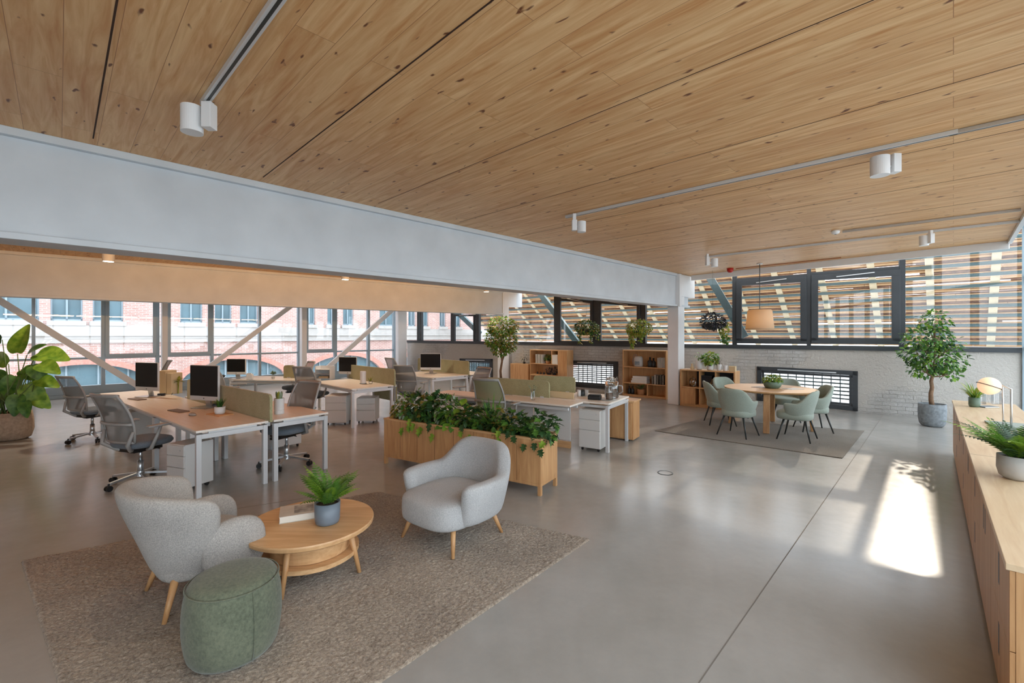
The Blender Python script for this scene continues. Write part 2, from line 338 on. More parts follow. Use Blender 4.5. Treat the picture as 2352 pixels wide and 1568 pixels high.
def thing(name, label, cat, loc=(0, 0, 0), rot=0, group=None):
    o = bpy.data.objects.new(name, None); COL.objects.link(o); o.empty_display_size = .1
    o.location = loc; o.rotation_euler = (0, 0, rot); o['label'] = label; o['category'] = cat
    if group: o['group'] = group
    return o
def tag(o, label, cat, group=None):
    o['label'] = label; o['category'] = cat
    if group: o['group'] = group
    return o
def struct(o, label=None):
    o['kind'] = 'structure'
    if label: o['label'] = label
    return o
def sempty(name, loc=(0, 0, 0), rot=0):
    o = bpy.data.objects.new(name, None); COL.objects.link(o); o.location = loc; o.rotation_euler = (0, 0, rot); o['kind'] = 'structure'; return o
KIDS = {}
def kids(o): return [c for c in bpy.data.objects if c.parent == o]
def dup(root, loc, rot=None, label=None, group=None, scale=None):
    def cp(o, par):
        c = o.copy(); COL.objects.link(c)
        if par: c.parent = par
        for k in kids(o): cp(k, c)
        return c
    r = cp(root, None); r.location = loc
    if rot is not None: r.rotation_euler = (0, 0, rot)
    if label: r['label'] = label
    if group: r['group'] = group
    if scale: r.scale = (scale,) * 3
    return r

# ------------------------------------------------------------------ the room
C1 = fz(935, 858.5); C0 = fz(1575, 917); C2f = fz(2352, 205.9 + 768)
dW2 = (C2f - C0).normalized()
RB = -1.05                                     # the right-hand glazed wall
tt = 0.0
while (C0 + dW2 * tt).to_2d().dot(B2) > RB: tt += .01
C2 = C0 + dW2 * tt
G0 = fz(0, 926); dG = (C1 - G0).normalized(); GS = G0 - dG * 4.5     # left glazing line, extended past the frame
class Fr:
    def __init__(s, p, q):
        s.o = V((p.x, p.y, 0)); d = V((q.x - p.x, q.y - p.y, 0)); s.len = d.length; s.d = d.normalized(); s.n = V((-s.d.y, s.d.x, 0)); s.rot = atan2(s.d.y, s.d.x)
    def hit(s, px, py=None, off=0.0):          # pixel -> (u, z) on the vertical plane, shifted off metres towards n
        o = s.o + s.n * off; k = (px - CXP) / FP      # X = k Y
        # o.x + d.x u = k (o.y + d.y u)
        u = (k * o.y - o.x) / (s.d.x - k * s.d.y); Y = o.y + s.d.y * u
        return (u, EYE - (py - CYP) * Y / FP) if py is not None else u
F1 = Fr(C1, C0); F2 = Fr(C0, C2); FG = Fr(GS, C1)

def holed_wall(fr, z0, z1, holes, th, name, mat, u0=0.0, u1=None, side=1):
    """vertical slab along a frame with polygonal (trapezoid) openings: (u0,u1, zb0,zb1, zt0,zt1)"""
    u1 = fr.len if u1 is None else u1
    cuts = sorted({u0, u1, *[h[0] for h in holes], *[h[1] for h in holes]}); mb = MB()
    def zz(h, u): t = (u - h[0]) / (h[1] - h[0]); return h[2] + (h[3] - h[2]) * t, h[4] + (h[5] - h[4]) * t
    for a, b in zip(cuts, cuts[1:]):
        act = sorted([h for h in holes if h[0] < (a + b) / 2 < h[1]], key=lambda h: h[2]); lo = [(z0, z0)]
        for h in act:
            (ba, ta), (bb, tb) = zz(h, a), zz(h, b); seg(mb, a, b, lo[0], (ba, bb), th, side); lo = [(ta, tb)]
        seg(mb, a, b, lo[0], (z1, z1), th, side)
    return struct(mb.build(name, mat, loc=fr.o, rot=fr.rot))
def seg(mb, a, b, lo, hi, th, side):
    y = th * side; vs = [(a, 0, lo[0]), (b, 0, lo[1]), (b, y, lo[1]), (a, y, lo[0]), (a, 0, hi[0]), (b, 0, hi[1]), (b, y, hi[1]), (a, y, hi[0])]
    mb.add(vs, [(0, 3, 2, 1), (4, 5, 6, 7), (0, 1, 5, 4), (1, 2, 6, 5), (2, 3, 7, 6), (3, 0, 4, 7)])

# floor
BACK = -4.5
fp = [ab(BACK, RB - .15), C2 + F2.n * .3, C0 + F1.n * .3, C1 + F1.n * .3 + V((-.2, .2, 0)), GS - V((.2, 0, 0)), ab(BACK, 17.5)]
fp = [(p.x, p.y) for p in fp]
struct(MB().prism(fp, -.25, 0).build('floor', M_FLOOR))
# floor saw-cut joints
def joint(p, q, n): 
    mb = MB().bar(V((p.x, p.y, .0005)), V((q.x, q.y, .0005)), .007, .001); struct(mb.build('trim_%d' % n, simple('joint%d' % n, (120, 114, 106), .8)))
joint(fz(2032, 948), fz(1605, 1568), 20); joint(fz(800, 1128), fz(300, 1205), 21)

# ceiling: ends short of the angled back wall, where a raised soffit lets light in
E0 = fz(1590, 633, CZ); E1 = fz(2319, 553, CZ)
cl = [ab(BACK, E1.to_2d().dot(B2)), E1, E0, C0 + F1.n * .2, C1 + F1.n * .2, GS, ab(BACK, 17.5)]
bE0 = E0.to_2d().dot(B2); qE = ab(BACK, bE0)
struct(MB().prism([(p.x, p.y) for p in (cl[0], E1, E0, qE)], CZ, CZ + .24).prism([(p.x, p.y) for p in (qE, E0, cl[3], cl[4])], CZ, CZ + .24).prism([(p.x, p.y) for p in (qE, cl[4], cl[5], cl[6])], CZ, CZ + .24).build('ceiling', M_CEIL))
sp = [E1 + V((.1, .3, 0)) * .0, C2 + F2.n * .25, C0 + F2.n * .25, E0]
struct(MB().prism([(p.x, p.y) for p in (ab(BACK, -.5), ab(BACK, RB - .2), C2 + F2.n * .3, C0 + F2.n * .3, E0 - V((.3, 0, 0)), E0, E1)], 4.05, 4.15).build('ceiling_soffit', M_WHITE))
# fascia under the ceiling's free edges
mb = MB(); d = (E1 - E0).normalized(); nrm = V((-d.y, d.x, 0))
mb.bar(E0 + V((0, 0, -.065)) - nrm * .03, E1 + V((0, 0, -.065)) - nrm * .03, .06, .13); struct(mb.build('trim_1', M_WHITE, bevel=.004))
e2 = ab(BACK, E1.to_2d().dot(B2), CZ)
struct(MB().bar(E1 + V((0, 0, -.02)), e2 + V((0, 0, -.02)), .05, .06).build('trim_2', M_LEGWH, bevel=.004))
# panel grooves in the ceiling (every 1.2 m, running in the plank direction)
for i, u in enumerate((.185, 1.385, 2.6, 3.8, 5.0, 6.2, 7.4)):
    b0 = E1.to_2d().dot(B2) + .1; b1 = 4.75
    # clip at the free edge of the ceiling
    q = E0.to_2d() - E1.to_2d(); bb = b0
    for k in range(200):
        p = A2 * u + B2 * bb; dd = E1.to_2d(); cr = q.x * (p.y - dd.y) - q.y * (p.x - dd.x)
        if cr > 0.02: break
        bb += .03
    if bb < b1:
        mb = MB().bar(ab(u, bb, CZ - .0005), ab(u, b1, CZ - .0005), .009 if i < 2 else .005, .002)
        struct(mb.build('trim_%d' % (3 + i), MATS.get('groove') or simple('groove', (58, 34, 20), .9)))

# back walls
sillz = 1.50
def hol(fr, x0, x1, yb0, yb1, yt0, yt1):
    a = fr.hit(x0, yb0); a2 = fr.hit(x0, yt0); b = fr.hit(x1, yb1); b2 = fr.hit(x1, yt1); return (a[0], b[0], a[1], b[1], a2[1], b2[1])
hA = hol(F1, 1057, 1132, 868, 872, 823, 824); hB = hol(F1, 1305, 1420, 886, 895, 827, 830); hC = hol(F2, 1739, 1970, 919, 944, 841, 852)
holed_wall(F1, 0, sillz - .1, [hA, hB], .3, 'wall_back', M_BRICK)
holed_wall(F2, 0, sillz - .1, [hC], .3, 'wall_back_right', M_BRICK)

def grid_window(n, fr, h, nx, nz):
    r = sempty('window_%d' % n, fr.o, fr.rot)
    u0, u1, zb0, zb1, zt0, zt1 = h
    def q(s, t): zb = zb0 + (zb1 - zb0) * s; zt = zt0 + (zt1 - zt0) * s; return (u0 + (u1 - u0) * s, zb + (zt - zb) * t)
    W = (u1 - u0); Hh = ((zt0 - zb0) + (zt1 - zb1)) / 2; fw = .1 / W; fh = .1 / Hh
    mb = MB()
    def b2(s0, t0, s1, t1, wd, dp, y): 
        a = q(s0, t0); b = q(s1, t1); mb.bar((a[0], y, a[1]), (b[0], y, b[1]), dp, wd, up=(0, 0, 1) if abs(a[1] - b[1]) < abs(a[0] - b[0]) else (1, 0, 0))
    for s0, t0, s1, t1 in ((0, fh / 2, 1, fh / 2), (0, 1 - fh / 2, 1, 1 - fh / 2)): b2(s0, t0, s1, t1, .1, .14, .03)
    for s in (fw / 2, 1 - fw / 2): b2(s, 0, s, 1, .1, .14, .03)
    mb.build('frame', M_BLACKFR, r, bevel=.004)
    mb = MB()
    for s0, t0, s1, t1 in ((fw, fh * 1.3, 1 - fw, fh * 1.3), (fw, 1 - fh * 1.3, 1 - fw, 1 - fh * 1.3)): b2(s0, t0, s1, t1, .05, .06, .0)
    for s in (fw * 1.3, 1 - fw * 1.3): b2(s, fh, s, 1 - fh, .05, .06, .0)
    mb.build('sash', M_BLACKFR, r, bevel=.004)
    mb = MB()
    for i in range(1, nx): s = fw * 1.4 + (1 - 2.8 * fw) * i / nx; b2(s, fh, s, 1 - fh, .02, .016, .14)
    for j in range(1, nz): t = fh * 1.4 + (1 - 2.8 * fh) * j / nz; b2(fw, t, 1 - fw, t, .03, .02, .15)
    mb.build('grille', M_GSTEEL, r)
    a, b, c, d_ = q(fw, fh), q(1 - fw, fh), q(1 - fw, 1 - fh), q(fw, 1 - fh)
    MB().add([(a[0], .06, a[1]), (b[0], .06, b[1]), (c[0], .06, c[1]), (d_[0], .06, d_[1])], [(0, 1, 2, 3)]).build('pane', M_GLASS, r)
    mb = MB(); a = q(.22, 1 - fh * .55); b = q(.8, 1 - fh * .55)
    if W > 1.6: mb.bar((a[0], -.07, a[1]), (b[0], -.07, b[1]), .02, .025); mb.build('window_stay', M_ALU, r)
    return r
grid_window(4, F1, hA, 12, 9); grid_window(5, F1, hB, 9, 9); grid_window(6, F2, hC, 10, 7)

# clerestory glazing above the brick walls
def clere(n, fr, ztop, mull, sashes, rails, th=.09):
    r = sempty('window_%d' % n, fr.o, fr.rot)
    mb = MB().box(0, fr.len, -.04, .26, sillz - .1, sillz); mb.build('window_sill', M_BLACKFR, r, bevel=.004)
    mb = MB()
    for px, wpx, top in mull:
        u = fr.hit(px); Y = (fr.o + fr.d * u).y; w_ = wpx * Y / FP / max(.3, abs(fr.d.x)); z1 = fr.hit(px, top)[1] if top else ztop
        mb.box(u - w_ / 2, u + w_ / 2, .0, .12, sillz, z1)
    for x0, y0, x1, y1, hpx in rails:
        a = fr.hit(x0, y0); b = fr.hit(x1, y1); mb.bar((a[0], .06, a[1]), (b[0], .06, b[1]), .1, hpx)
    mb.build('window_frame', M_BLACKFR, r, bevel=.004)
    for (x0, x1, yb, yt0, yt1, fw) in sashes:
        a = fr.hit(x0, yb); b = fr.hit(x1, yb); c = fr.hit(x1, yt1); d_ = fr.hit(x0, yt0); mb = MB()
        ub, ue = a[0] + fw / 2, b[0] - fw / 2
        zb = (a[1] + b[1]) / 2 + fw / 2
        mb.bar((ub, 0, zb), (ub, 0, d_[1]), fw, .07, up=(0, 1, 0)); mb.bar((ue, 0, zb), (ue, 0, c[1]), fw, .07, up=(0, 1, 0))
        mb.bar((a[0], 0, zb), (b[0], 0, zb), .07, fw); mb.bar((a[0], 0, d_[1] - fw / 2), (b[0], 0, c[1] - fw / 2), .072, fw)
        s = mb.build('sash', M_BLACKFR, r, bevel=.006)
        zt = (d_[1] + c[1]) / 2; um = (ub + ue) / 2
        MB().bar((um - .22 * (ue - ub), -.05, d_[1] - fw * .6), (um + .25 * (ue - ub), -.05, c[1] - fw * .3), .015, .02).build('window_stay', M_ALU, s)
    MB().add([(0, .07, sillz), (fr.len, .07, sillz), (fr.len, .07, ztop), (0, .07, ztop)], [(0, 1, 2, 3)]).build('pane', M_GLASS, r)
    return r
clere(2, F1, CZ, [(959, 4, None), (966, 4, None), (1038, 7, None), (1096, 8, None), (1277, 9, None), (1368, 12, None), (1475, 12, None)],
      [(1043, 1091, 788, 722, 722, .07), (1283, 1362, 789, 684, 690, .09), (1375, 1470, 789, 690, 697, .09)],
      [(1277, 681, 1475, 694, .05)])
clere(3, F2, 4.05, [(1687, 8, None), (1858, 7, None), (2073, 9, None)],
      [(1691, 1853, 789, 645, 634, .13), (1863, 2067, 790, 631, 618, .14)],
      [(1687, 643, 1858, 632, .07), (1858, 629, 2073, 614, .07)])

# left glazed facade with slender posts
r = sempty('window_1', FG.o, FG.rot); L_ = FG.len
mb = MB().box(0, L_, -.05, .12, 0, .1).box(0, L_, .0, .1, .1, .32, 0)
mb.build('window_sill', M_BLUEFR, r, bevel=.004)
mb = MB()
for px, wm in ((77, .07), (237, .09), (362, .09), (487, .09), (597, .08), (687, .09), (771, .1), (847, .1), (906, .09)):
    u = FG.hit(px); mb.box(u - wm / 2, u + wm / 2, -.02, .12, .3, CZ)
mb.box(0, L_, 0, .09, 1.06, 1.12)
mb.build('window_frame', M_BLUEFR, r, bevel=.003)
for x0, x1 in ((242, 359), (384, 484), (702, 767)):
    a = FG.hit(x0); b = FG.hit(x1); mb = MB()
    for u in (a + .04, b - .04): mb.box(u - .045, u + .045, -.06, -.0, 1.12, CZ)
    mb.box(a, b, -.062, 0, 1.12, 1.2); mb.box(a, b, -.062, 0, CZ - .1, CZ); mb.build('sash', M_BLUEFR, r, bevel=.004)
MB().add([(0, .06, .3), (L_, .06, .3), (L_, .06, CZ), (0, .06, CZ)], [(0, 1, 2, 3)]).build('pane', M_GLASS, r)
# white inner columns and braces along the facade
def column(px0, px1, off=-.32, frm=FG, z1=CZ, name='column'):
    u0 = frm.hit(px0, off=off); u1 = frm.hit(px1, off=off); p = frm.o + frm.d * u0 + frm.n * off
    return struct(MB().box(0, u1 - u0, -.12, .12, 0, z1).build(name, M_WHITE, bevel=.006, loc=p, rot=frm.rot))
column(371, 384); column(691, 702); column(912, 931)
def brace(p0, p1, wpx=.16):
    a = FG.hit(*p0, off=-.32); b = FG.hit(*p1, off=-.32); o = FG.o + FG.n * -.32
    A_ = o + FG.d * a[0] + V((0, 0, a[1])); B_ = o + FG.d * b[0] + V((0, 0, b[1]))
    d_ = (B_ - A_); s0 = (0.02 - A_.z) / d_.z if d_.z else 0
    n = sum(1 for x in bpy.data.objects if x.name.startswith('steel_brace'))
    o2 = MB().bar(A_, B_, .1, wpx, up=(0, 0, 1)).build('steel_brace', M_WHITE, bevel=.004); o2['kind'] = 'structure'
brace((-30, 672), (345, 903)); brace((672, 700), (448, 866), .15); brace((905, 708), (740, 855), .17)

# the two big beams
def ibeam(pa, pb, z0, z1, dep, n, ext=0):
    d_ = (pb - pa); d_.z = 0; d_.normalize(); pa2 = pa - d_ * 3.5; Ln = (pb - pa2).length + ext; rot = atan2(d_.y, d_.x)
    mb = MB(); w_ = dep
    mb.box(0, Ln, 0, w_, z0, z0 + .05); mb.box(0, Ln, 0, w_, z1 - .06, z1); mb.box(0, Ln, .05, w_ - .05, z0 + .05, z1 - .06)
    o = struct(mb.build('beam', M_BEAM, loc=(pa2.x, pa2.y, 0), rot=rot, bevel=.004)); return rot, d_
pa, pb = fz(0, 285, CZ), fz(1585, 634, CZ)
rot1, d1 = ibeam(pa, pb, 2.46, CZ, .34, 1, ext=.0); BM0, BM1 = pa.copy(), pb.copy()
pa2, pb2 = fz(0, 680, 2.45), fz(1150, 722, 2.45)
ibeam(pa2, pb2, 2.45, CZ, .34, 2, ext=.15)
# main column and its cap block, second column
cc = fz(1558, 930)
struct(MB().box(0, .36, 0, .28, 0, CZ).build('column', M_WHITE, bevel=.006, loc=cc, rot=atan2(A2.y, A2.x)))
struct(MB().box(-.03, .95, -.02, .3, 2.72, CZ - .01).box(-.05, .06, -.06, .34, 2.46, CZ - .01).build('trim_15', M_WHITE, bevel=.006, loc=cc, rot=atan2(A2.y, A2.x)))
c2p = fz(1148, 722, 2.45); c2p.z = 0
struct(MB().box(0, .3, 0, .26, 0, CZ).box(.3, 1.0, .02, .24, 2.75, CZ - .01).build('column', M_WHITE, bevel=.006, loc=c2p + V((.1, .1, 0)), rot=atan2(A2.y, A2.x)))
struct(MB().box(0, 19, -.2, 0, 0, CZ + .9).build('wall_rear', M_WHITE, loc=ab(BACK, RB - .3), rot=atan2(B2.y, B2.x)))
# right-hand glazed wall
pR0 = ab(BACK, RB); pR1 = C2.copy(); FR = Fr(pR1, pR0)
r = sempty('window_7', FR.o, FR.rot); mb = MB().box(0, FR.len, -.1, .05, 0, .12).box(0, FR.len, -.06, .05, 3.9, 4.05)
u = 0
while u < FR.len: mb.box(u, u + .07, -.1, .03, .1, 4.0); u += 1.5
mb.box(0, FR.len, -.06, .03, 1.45, 1.52); mb.box(0, FR.len, -.06, .03, 2.85, 2.92); mb.build('window_frame', M_BLUEFR, r)
MB().add([(0, -.03, .1), (FR.len, -.03, .1), (FR.len, -.03, 4), (0, -.03, 4)], [(0, 1, 2, 3)]).build('pane', M_GLASS, r)

# ------------------------------------------------------------------ outside: brick building across the street, slatted roof, paving
struct(MB().box(-60, 60, -60, 90, -1.35, -1.3).build('exterior_ground', M_GROUND))
FB = 25.0      # distance of the brick facade along B
bld = thing('brick_building', 'red brick building with arched ground floor windows across from the left glazing', 'building', ab(-14, FB, 0), atan2(A2.y, A2.x))
def facx(px): k = (px - CXP) / FP; t = FB / (V((k, 1)).dot(B2)); return (V((k * t, t)).dot(A2)) + 14    # u along the facade from a=-14
arches = [(facx(c), hw) for c, hw in ((190, 2.0), (545, 2.0), (752, 2.0), (905, 2.0), (1010, 2.0))]
arches = [(facx(190) + k * (facx(545) - facx(190)), 2.35) for k in (-1, 0, 1, 2, 3, 4)]
wins = []
for x0, x1 in ((-70, 90), (116, 190), (213, 283), (414, 465), (493, 532), (551, 592), (700, 724), (752, 776), (768 + 20, 812), (872, 905), (938, 955), (966, 984), (1010, 1024), (1045, 1058)):
    wins.append((facx(x0), facx(x1)))
def strip(mb, a, b, lo, hi): mb.add([(a, 0, lo[0]), (b, 0, lo[1]), (b, 0, hi[1]), (a, 0, hi[0])], [(0, 1, 2, 3)])
mb = MB(); cuts = {0.0, 48.0}
for c, hw in arches: cuts |= {c - hw + 2 * hw * i / 16 for i in range(17)}
for a, b in wins: cuts |= {a, b}
cuts = sorted(x for x in cuts if 0 <= x <= 48)
def arch_top(c, hw, u): t = (u - c) / hw; return -.75 + 1.3 * math.sqrt(max(0, 1 - t * t))
for a, b in zip(cuts, cuts[1:]):
    if b - a < 1e-4: continue
    m = (a + b) / 2; lo = (-1.4, -1.4)
    for c, hw in arches:
        if c - hw < m < c + hw: lo = (arch_top(c, hw, a), arch_top(c, hw, b))
    win = any(x0 < m < x1 for x0, x1 in wins)
    if win: strip(mb, a, b, lo, (2.3, 2.3)); strip(mb, a, b, (5.2, 5.2), (11, 11))
    else: strip(mb, a, b, lo, (11, 11))
o = mb.build('wall', M_RED, bld); sm = o.modifiers.new('thick', 'SOLIDIFY'); sm.thickness = .3; sm.offset = -1
bm_ = MB()
MB().box(0, 48, -.12, .0, 1.42, 1.70).box(0, 48, -.2, 0, 1.70, 1.78).build('string_course', M_STONE, bld)
MB().box(0, 48, -.05, 0, 1.78, 2.12).build('stone_band', M_STONE, bld)
for c, hw in arches:
    mb = MB(); n = 24
    for i in range(n):
        t0, t1 = pi * i / n, pi * (i + 1) / n
        def pt(t, k): return (c + hw * k * cos(t), -.75 + 1.3 * k * sin(t) + (k - 1) * .3)
        p = [pt(t0, 1.0), pt(t1, 1.0), pt(t1, 1.13), pt(t0, 1.13)]
        if p[0][1] > -.8: mb.add([(x, -.03, z) for x, z in p] + [(x, .02, z) for x, z in p], [(3, 2, 1, 0), (0, 1, 5, 4), (2, 3, 7, 6)])
    mb.build('arch_ring', MATS.get('voussoir') or simple('voussoir', (212, 150, 136), .8, var=.15, scale=14), bld)
    mb = MB().add([(c - hw, .2, -1.3), (c + hw, .2, -1.3), (c + hw, .2, .6), (c - hw, .2, .6)], [(0, 1, 2, 3)]); wn = mb.build('window', M_TEAL, bld)
    mb = MB()
    for k in (-.6, -.2, .2, .6): mb.box(c + hw * k - .03, c + hw * k + .03, .14, .19, -1.3, .6)
    mb.box(c - hw, c + hw, .14, .19, -.35, -.3); mb.build('muntin', M_BLUEFR, wn)
for a, b in wins:
    wn = MB().add([(a, .2, 2.3), (b, .2, 2.3), (b, .2, 5.2), (a, .2, 5.2)], [(0, 1, 2, 3)]).build('window', M_TEAL, bld)
    mb = MB().box(a, b, .12, .18, 2.3, 2.38).box(a, b, .12, .18, 3.3, 3.36).box((a + b) / 2 - .03, (a + b) / 2 + .03, .12, .18, 2.3, 5.2).box(a, a + .05, .12, .18, 2.3, 5.2).box(b - .05, b, .12, .18, 2.3, 5.2); mb.build('muntin', M_BLUEFR, wn)
    MB().box(a - .1, b + .1, -.1, .1, 2.12, 2.3).build('window_sill', M_STONE, bld)

# slatted roof seen from below beyond the back wall: battens, purlins and rafters
ra, rz, ta, tz = 22.5, 1.35, 18.6, 4.75
rf = thing('slatted_timber_roof', 'pitched timber batten roof with grey green steel purlins beyond the back windows', 'roof', ab(ra, -7, rz), atan2(B2.y, B2.x))
Ls = hypot(ra - ta, tz - rz); th_ = atan2(tz - rz, ra - ta); LB = 31.0
# local x along B, local y towards us is -A  => local -y... (x=B, y = -A rotated +90 from B)
def rp(u, s, n=0): return V((u, s * cos(th_) + n * sin(th_), s * sin(th_) - n * cos(th_)))      # n: towards the viewer below
mb = MB(); k = 0; s = .05
rr_ = random.Random(3)
while s < Ls:
    if k % 4 != 3:
        u = 0
        while u < LB:
            u2 = min(LB, u + rr_.uniform(2.5, 5)); j = rr_.uniform(-.006, .006); mb.bar(rp(u, s + j, 0), rp(u2 - .01, s - j, 0), .07, .04, up=(0, sin(th_), -cos(th_))); u = u2
    s += .115; k += 1
mb.build('batten', M_PINE, rf)
mb = MB(); s = .0; k = 0
while s < Ls:
    if True:
        u = 0
        while u < LB:
            u2 = min(LB, u + rr_.uniform(.8, 3.5))
            if rr_.random() < .94: mb.bar(rp(u, s + .06, -.05), rp(u2, s + .06, -.05), rr_.uniform(.075, .12), .02, up=(0, sin(th_), -cos(th_)))
            u = u2
    s += .115; k += 1
mb.build('roof_tile', M_TILE, rf)['kind'] = 'stuff'
u = .3
while u < LB: MB().bar(rp(u, 0, .05), rp(u, Ls, .05), .2, .06, up=(0, sin(th_), -cos(th_))).build('rafter', M_PINEL, rf); u += 1.45
s = .08 + 3 * .115 - .08
while s < Ls:
    MB().bar(rp(0, s, .16), rp(LB, s, .09), .085, .06, up=(0, sin(th_), -cos(th_))).build('purlin', M_GSTEEL, rf); s += .46
MB().bar(rp(0, -.25, 0), rp(LB, -.25, 0), .5, .2).build('eave_wall', M_STONE, rf)
struct(MB().box(0, 3, -9, 0, -1.3, 13).build('exterior_sun_blocker', M_STONE, loc=ab(25, .75), rot=atan2(A2.y, A2.x)))  # unseen slab, added only to keep the sun off the right side
def prop(fr, p0, p1, label):
    a = fr.hit(*p0, off=1.0); b = fr.hit(*p1, off=1.0); o = fr.o + fr.n * 1.0; d = o + fr.d * a[0] + V((0, 0, a[1])); e = o + fr.d * b[0] + V((0, 0, b[1])); d += (d - e) * .15; e -= (d - e) * .35
    tag(MB().bar(d, e, .12, .2).build('steel_prop', M_GSTEEL, bevel=.004), label, 'steel prop')
prop(F2, (1632, 640), (1688, 735), 'grey green diagonal steel prop outside the window just right of the white column')
prop(F1, (1242, 676), (1325, 785), 'grey green diagonal steel prop outside the middle black framed window')
prop(F1, (1052, 718), (1088, 752), 'grey green diagonal steel prop outside the small left black framed window')


# ------------------------------------------------------------------ plants: leaf shapes and foliage
OV = [(0, 0), (.3, .28), (.42, .5), (.34, .78), (0, 1.0)]
def leaf(mb, p, d, n, L, W, kind='oval', bend=.25, mi=0):
    d = V(d).normalized(); n = V(n); s = d.cross(n)
    if s.length < 1e-3: s = d.orthogonal()
    s.normalize(); n = s.cross(d).normalized(); p = V(p)
    def P(x, y): return p + d * (y * L) + s * (x * W) + n * (-(y * y) * bend * L + abs(x) * W * .18)
    if kind == 'oval':
        pts = [P(0, 0), P(-.36, .25), P(-.5, .5), P(-.34, .78), P(0, 1), P(.34, .78), P(.5, .5), P(.36, .25), P(0, .25), P(0, .5), P(0, .78)]
        mb.add(pts, [(0, 8, 1), (0, 7, 8), (1, 8, 9, 2), (8, 7, 6, 9), (2, 9, 10, 3), (9, 6, 5, 10), (3, 10, 4), (10, 5, 4)], mi)
    elif kind == 'lobed':
        o = [(0, 0), (.2, -.06), (.5, .12), (.28, .3), (.62, .5), (.26, .58), (.3, .8), (.1, .76), (0, 1.05)]
        o = o + [(-x, y) for x, y in o[-2:0:-1]]
        pts = [P(x, y) for x, y in o] + [P(0, .4)]; n_ = len(o)
        mb.add(pts, [(i, (i + 1) % n_, n_) for i in range(n_)], mi)
    elif kind == 'blade':
        pts = []; K = 6
        for i in range(K + 1):
            t = i / K; w = .5 * (1 - t ** 2.2) + .02; pts += [P(-w, t), P(w, t)]
        mb.add(pts, [(2 * i, 2 * i + 1, 2 * i + 3, 2 * i + 2) for i in range(K)], mi)
    elif kind == 'heart':
        o = [(0, .06), (.22, -.04), (.46, .1), (.54, .34), (.44, .6), (.22, .84), (0, 1.05)]
        o2 = [(-x, y) for x, y in o[-2:0:-1]]; allp = o + o2; n_ = len(allp)
        pts = [P(x, y) for x, y in allp] + [P(0, .4)]
        mb.add(pts, [(i, (i + 1) % n_, n_) for i in range(n_)], mi)
def frond(mb, p, d, L, W, droop, mi=0, pairs=12, up=V((0, 0, 1)), wl=.35):
    p = V(p); d = V(d).normalized(); h = V((d.x, d.y, 0)); h = h.normalized() if h.length > 1e-3 else V((1, 0, 0))
    prev = p; dirv = d.copy(); st = L / pairs
    for i in range(pairs):
        t = i / pairs; dirv = (dirv + V((0, 0, -droop / pairs)) + h * .02).normalized(); q = prev + dirv * st
        side = dirv.cross(up)
        if side.length < 1e-3: side = V((h.y, -h.x, 0))
        side.normalize(); nn = side.cross(dirv); w = W * math.sin(pi * min(1, .12 + t * .95)) ** .7 + .004
        for sg in (-1, 1):
            leaf(mb, q, (side * sg + dirv * .55).normalized(), nn, w, w * wl, 'oval' if wl > .3 else 'blade', .2, mi)
        mb.bar(prev, q, .002 + .0015 * (1 - t), .002, mi=mi); prev = q
    leaf(mb, prev, dirv, V((0, 0, 1)), W * .5, W * .2, 'blade', .1, mi)
def sph(rg, zmin=-1):
    while True:
        v = V((rg.uniform(-1, 1), rg.uniform(-1, 1), rg.uniform(-1, 1)))
        if .05 < v.length < 1 and v.z > zmin: return v
def clump(mb, c, rad, n, L, W, kind, rg, mi=0, out=1.0, shell=.45, grav=.2):
    c = V(c); rad = V(rad)
    for _ in range(n):
        v = sph(rg); v = v.normalized() * (v.length ** shell)
        p = c + V((v.x * rad.x, v.y * rad.y, v.z * rad.z)); d = (V((v.x, v.y, v.z * .6)) * out + V((rg.uniform(-.6, .6), rg.uniform(-.6, .6), rg.uniform(-.5, .4) - grav)))
        nn = V((rg.uniform(-.5, .5), rg.uniform(-.5, .5), 1)); k = rg.uniform(.7, 1.2); leaf(mb, p, d, nn, L * k, W * k, kind, rg.uniform(.1, .4), mi)
def tree(name, label, loc, pot_r, pot_h, potmat, trunk, clumps, nl, L, W, mats, kind='oval', seed=1, spr=None):
    rg = random.Random(seed); t = thing(name, label, 'plant', loc)
    MB().lathe([(pot_r * .66, 0), (pot_r * .8, .015), (pot_r * .93, .06), (pot_r * 1.0, pot_h * .36), (pot_r * 1.02, pot_h * .7), (pot_r, pot_h), (pot_r * .92, pot_h), (pot_r * .9, pot_h - .05), (.0, pot_h - .05)], 40).build('pot', potmat, t, smooth=True)
    MB().lathe([(pot_r * .9, pot_h - .045), (pot_r * .5, pot_h - .025), (0, pot_h - .02)], 24).build('soil', M_SOIL, t)
    mb = MB(); P = [V(p) for p in trunk]; mb.tube(P, [.042 - .02 * i / len(P) for i in range(len(P))], 10)
    top = P[-1]
    for c, rd, w_ in clumps:
        c = V(c); s0 = P[-1] if rg.random() < .6 else P[-2]; mid = (s0 + c) / 2 + V((rg.uniform(-.04, .04), rg.uniform(-.04, .04), -.03))
        mb.tube([s0 - V((0, 0, .03)), mid, c], [.016, .011, .005], 6)
        for _ in range(5):
            e = c + V((rg.uniform(-1, 1) * rd[0], rg.uniform(-1, 1) * rd[1], rg.uniform(-.6, .8) * rd[2])) * .7; mb.tube([mid, (mid + e) / 2 + V((0, 0, .02)), e], [.007, .005, .002], 5)
    mb.build('trunk', M_BARK, t, smooth=True)
    tot = sum(w_ for _, _, w_ in clumps); mb = MB()
    for c, rd, w_ in clumps:
        n = int(nl * w_ / tot)
        for i in range(n):
            clump(mb, c, rd, 1, L, W, kind, rg, mi=rg.choices(range(len(mats)), [3, 2, 1][:len(mats)])[0])
    mb.build('foliage', mats, t)
    return t
